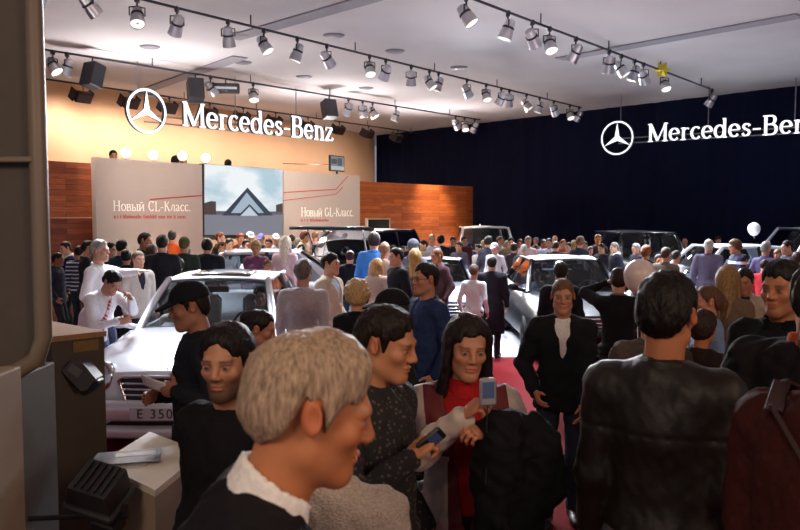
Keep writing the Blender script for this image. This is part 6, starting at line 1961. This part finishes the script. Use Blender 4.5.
# floodlight on the stand's lower face
p = P3(99, 494, 3.15)
root = empty('work_light', tuple(p)); root.scale = (.82,) * 3; tag(root, 'dark grey work light with boxy housing held out from the dark rack', 'work light')
Rf = rot('Z', -16) @ rot('X', 28) @ rot('Y', 16)
GREY = mat('35383a', .45, .2, .05, 0, name='cast_housing')
mb = MB(); mb.prism([(-.12, .0), (-.10, .12), (.10, .12), (.12, .0)], -.10, .10, lambda q: Rf @ np.array(q)); mb.build('housing', GREY, root)
mb = MB(); mb.box(Rf @ np.array((0, 0, -.025)), (.27, .24, .04), Rf, bev=.010); mb.build('rim', mat('45484a', .4, .3, 0, 0, name='rim_grey'), root)
mb = MB()
for q in range(5): mb.box(Rf @ np.array((-.07 + q * .035, 0, .128)), (.010, .17, .02), Rf)
mb.build('cooling_fins', GREY, root)
mb = MB(); mb.box(Rf @ np.array((0, 0, -.05)), (.22, .19, .012), Rf); mb.build('glass', mat('20262c', .1, .2, 0, 0, coat=1, name='lamp_front'), root)
mb = MB(); mb.tube([Rf @ np.array((-.15, 0, .0)), Rf @ np.array((-.15, 0, -.12)), np.array((0, .12, -.14)), Rf @ np.array((.15, 0, -.12)), Rf @ np.array((.15, 0, .0))], .010, 8); mb.build('bracket', GREY, root)
mb = MB(); mb.tube([np.array((0, .12, -.14)), np.array((-.1, .12, -.16)), np.array(((xk1 - p[0] + .02) / .82, .08, -.16))], .014, 8); mb.build('arm', GREY, root)
mb = MB(); mb.box(np.array((0.02, .06, -.17)), (.14, .12, .10), Rf, bev=.01); mb.build('junction_box', mat('2a2c2e', .5, name='black_plastic'), root)
# white counter
zc = 1.0
A, B_, D_ = onz(155, 489, zc), onz(201, 452, zc), onz(101, 463, zc)
e1, e2 = B_ - A, D_ - A; e1[2] = e2[2] = 0
root = empty('white_counter', (A[0], A[1], 0)); tag(root, 'off-white counter with magazines on top in front of the silver-white car', 'counter')
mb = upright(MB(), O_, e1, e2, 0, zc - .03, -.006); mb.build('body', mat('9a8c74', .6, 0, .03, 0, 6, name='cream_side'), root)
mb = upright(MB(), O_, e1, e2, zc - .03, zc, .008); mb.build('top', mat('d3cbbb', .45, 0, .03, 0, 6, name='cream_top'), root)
for i, (x, y, ang, c1_, lab) in enumerate(((131, 457, 6, '59606c', 'grey-blue magazine lying on the off-white counter, on top of another'), (122, 459, -4, '8c8f96', 'pale magazine under the grey-blue one on the off-white counter'))):
    zz = zc + (.012 if i == 0 else .004)
    g = onz(x, y, zz)
    root = empty('magazine', tuple(g)); tag(root, lab, 'magazine')
    Rm = rot('Z', ang + 10)
    mb = MB(); mb.box((0, 0, 0), (.27, .20, .007), Rm, bev=.001); mb.build('cover', mat(c1_, .3, 0, .35, 0, 14, name='glossy_cover'), root)
    mb = MB(); mb.box(Rm @ np.array((.02, .03, .0042)), (.18, .06, .001), Rm); mb.build('cover_picture', mat('b9bcc2', .3, 0, .3, 0, 30, name='cover_print'), root)
# ------------------------------------------------------------------ light
def spot(p, tgt, power, col=(1, .93, .85), size=60, blend=.6, radius=.12):  # serves the track lamps and also the added ceiling uplights
    L_ = bpy.data.lights.new('stage_or_added_light', 'SPOT'); L_.energy = power; L_.color = col; L_.spot_size = math.radians(size); L_.spot_blend = blend; L_.shadow_soft_size = radius
    o = bpy.data.objects.new('stage_or_added_light', L_); C.objects.link(o); o.location = tuple(p)
    o.rotation_euler = Vector(np.asarray(tgt, float) - np.asarray(p, float)).to_track_quat('-Z', 'Y').to_euler()
    return o
COOL, WARM = (.86, .90, 1.0), (1, .88, .79)
def under(f, x): return f(x) - np.array([0, 0, .45])
# track A over the saloons
spot(under(tA, 181), (EX, 8.6, .9), 1350, COOL, 50)
spot(under(tA, 299), (EX + .1, 7.4, .8), 1200, COOL, 50)
spot(under(tA, 142), (EX - .8, 8.5, 1.0), 1500, COOL, 55)
for x, t in ((370, (.0, 14.5, 1)), (429, (1.4, 14, 1)), (485, (1.0, 10.5, .8)), (525, (4.4, 13, 1)), (568, (5.2, 16, 1))):
    spot(under(tA, x), t, 2300, COOL, 80)
for x, t in ((506, (.8, 11, .8)), (573, (4.4, 11.0, .8)), (631, (5.5, 14.5, 1)), (661, (6.5, 15, 1)), (708, (6.5, 17, 1))):
    spot(under(tB, x), t, 2000, COOL, 80)
for x, t in ((72, (-4.5, 13, 1)), (213, (-3.4, 16, 1)), (255, (-1.2, 15.5, 1)), (349, (-1, 16, 1)), (373, (0, 17, 1)), (396, (.5, 18, 1.5)), (464, (2, 18, 1))):
    spot(under(tC, x), t, 1300, (1, .90, .80), 85)
# wall washers
for i, x in enumerate([87, 134, 172, 212, 245, 277, 309, 340, 369, 398]):
    p = tD(x) - np.array([0, 0, .45])
    q = p + pback * 2.0; 
    spot(p, np.array([q[0], q[1], 2.9]), 260, WARM, 135, .9)
# timber wall and backdrop
spot(tC(362) - np.array([0, 0, .3]), (.9, 24, 2.4), 3600, (1, .84, .66), 50, .8)
spot(tC(440) - np.array([0, 0, .3]), (1.4, 24.5, 2.2), 2200, (1, .84, .66), 60, .8)
spot(tA(142) - np.array([0, 0, .3]), (-4.0, 16.5, 2.9), 7000, (1, .88, .80), 60, .9)
spot(tA(300) - np.array([0, 0, .3]), (-1.4, 20.8, 2.9), 9000, (1, .88, .80), 50, .9)
# added uplights without any fixture, put in to brighten the ceiling
g1, g2 = on_plane(150, -.3), on_plane(325, -.3)
for x_, y_, z_, pw in ((g1[0], g1[1], 3.5, 420), (g2[0], g2[1], 3.5, 420), (.9, 24.4, 3.4, 420), (6.6, 20.6, .6, 700), (8.6, 18.0, .6, 700), (-3.1, 3.4, 4.5, 60)):
    spot((x_, y_, z_), (x_ + (.6 if y_ < 20 else 0), y_ - 1.6, 7), pw, (1, .95, .98), 165, 1.0, .3)
for x_, y_ in ((2.2, 8.4), (4.6, 9.6), (-5.0, 8.4)):  # more added uplights, hung in mid-air only to lift the ceiling
    spot((x_, y_, 2.6), (x_, y_ + .3, 7), 200, (1, .95, .98), 165, 1.0, .3)
# warm light from the stand the viewer is in
def area(p, tgt, power, size, col):
    L_ = bpy.data.lights.new('room_light', 'AREA'); L_.energy = power; L_.size = size; L_.color = col
    o = bpy.data.objects.new('room_light', L_); C.objects.link(o); o.location = p
    o.rotation_euler = Vector(np.asarray(tgt, float) - np.asarray(p, float)).to_track_quat('-Z', 'Y').to_euler()
area((4.5, -2.0, 4.6), (1.0, 3.2, 1.4), 140, 1.6, (1, .70, .48))
area((-2.0, -2.5, 4.8), (-.5, 3.5, 1.4), 115, 1.6, (1, .74, .54))
w = bpy.data.worlds.new('World'); SC.world = w; w.use_nodes = True
w.node_tree.nodes['Background'].inputs[0].default_value = (.62, .60, .72, 1)
w.node_tree.nodes['Background'].inputs[1].default_value = .38

# ------------------------------------------------------------------ camera
cd = bpy.data.cameras.new('camera'); cam = bpy.data.objects.new('camera', cd); C.objects.link(cam)
cam.location = (0, 0, EYE); cam.rotation_euler = (PI / 2 - PITCH, 0, 0)
cd.sensor_width = 36; cd.sensor_fit = 'HORIZONTAL'; cd.lens = 36 * F_PX / 800
cd.clip_end = 200; cd.clip_start = .05
cd.dof.use_dof = True; cd.dof.focus_distance = 8.0; cd.dof.aperture_fstop = 6.3
SC.camera = cam
SC.view_settings.view_transform = 'Standard'; SC.view_settings.look = 'None'; SC.view_settings.gamma = 1; SC.view_settings.exposure = 0.0
SC.view_settings.use_curve_mapping = False
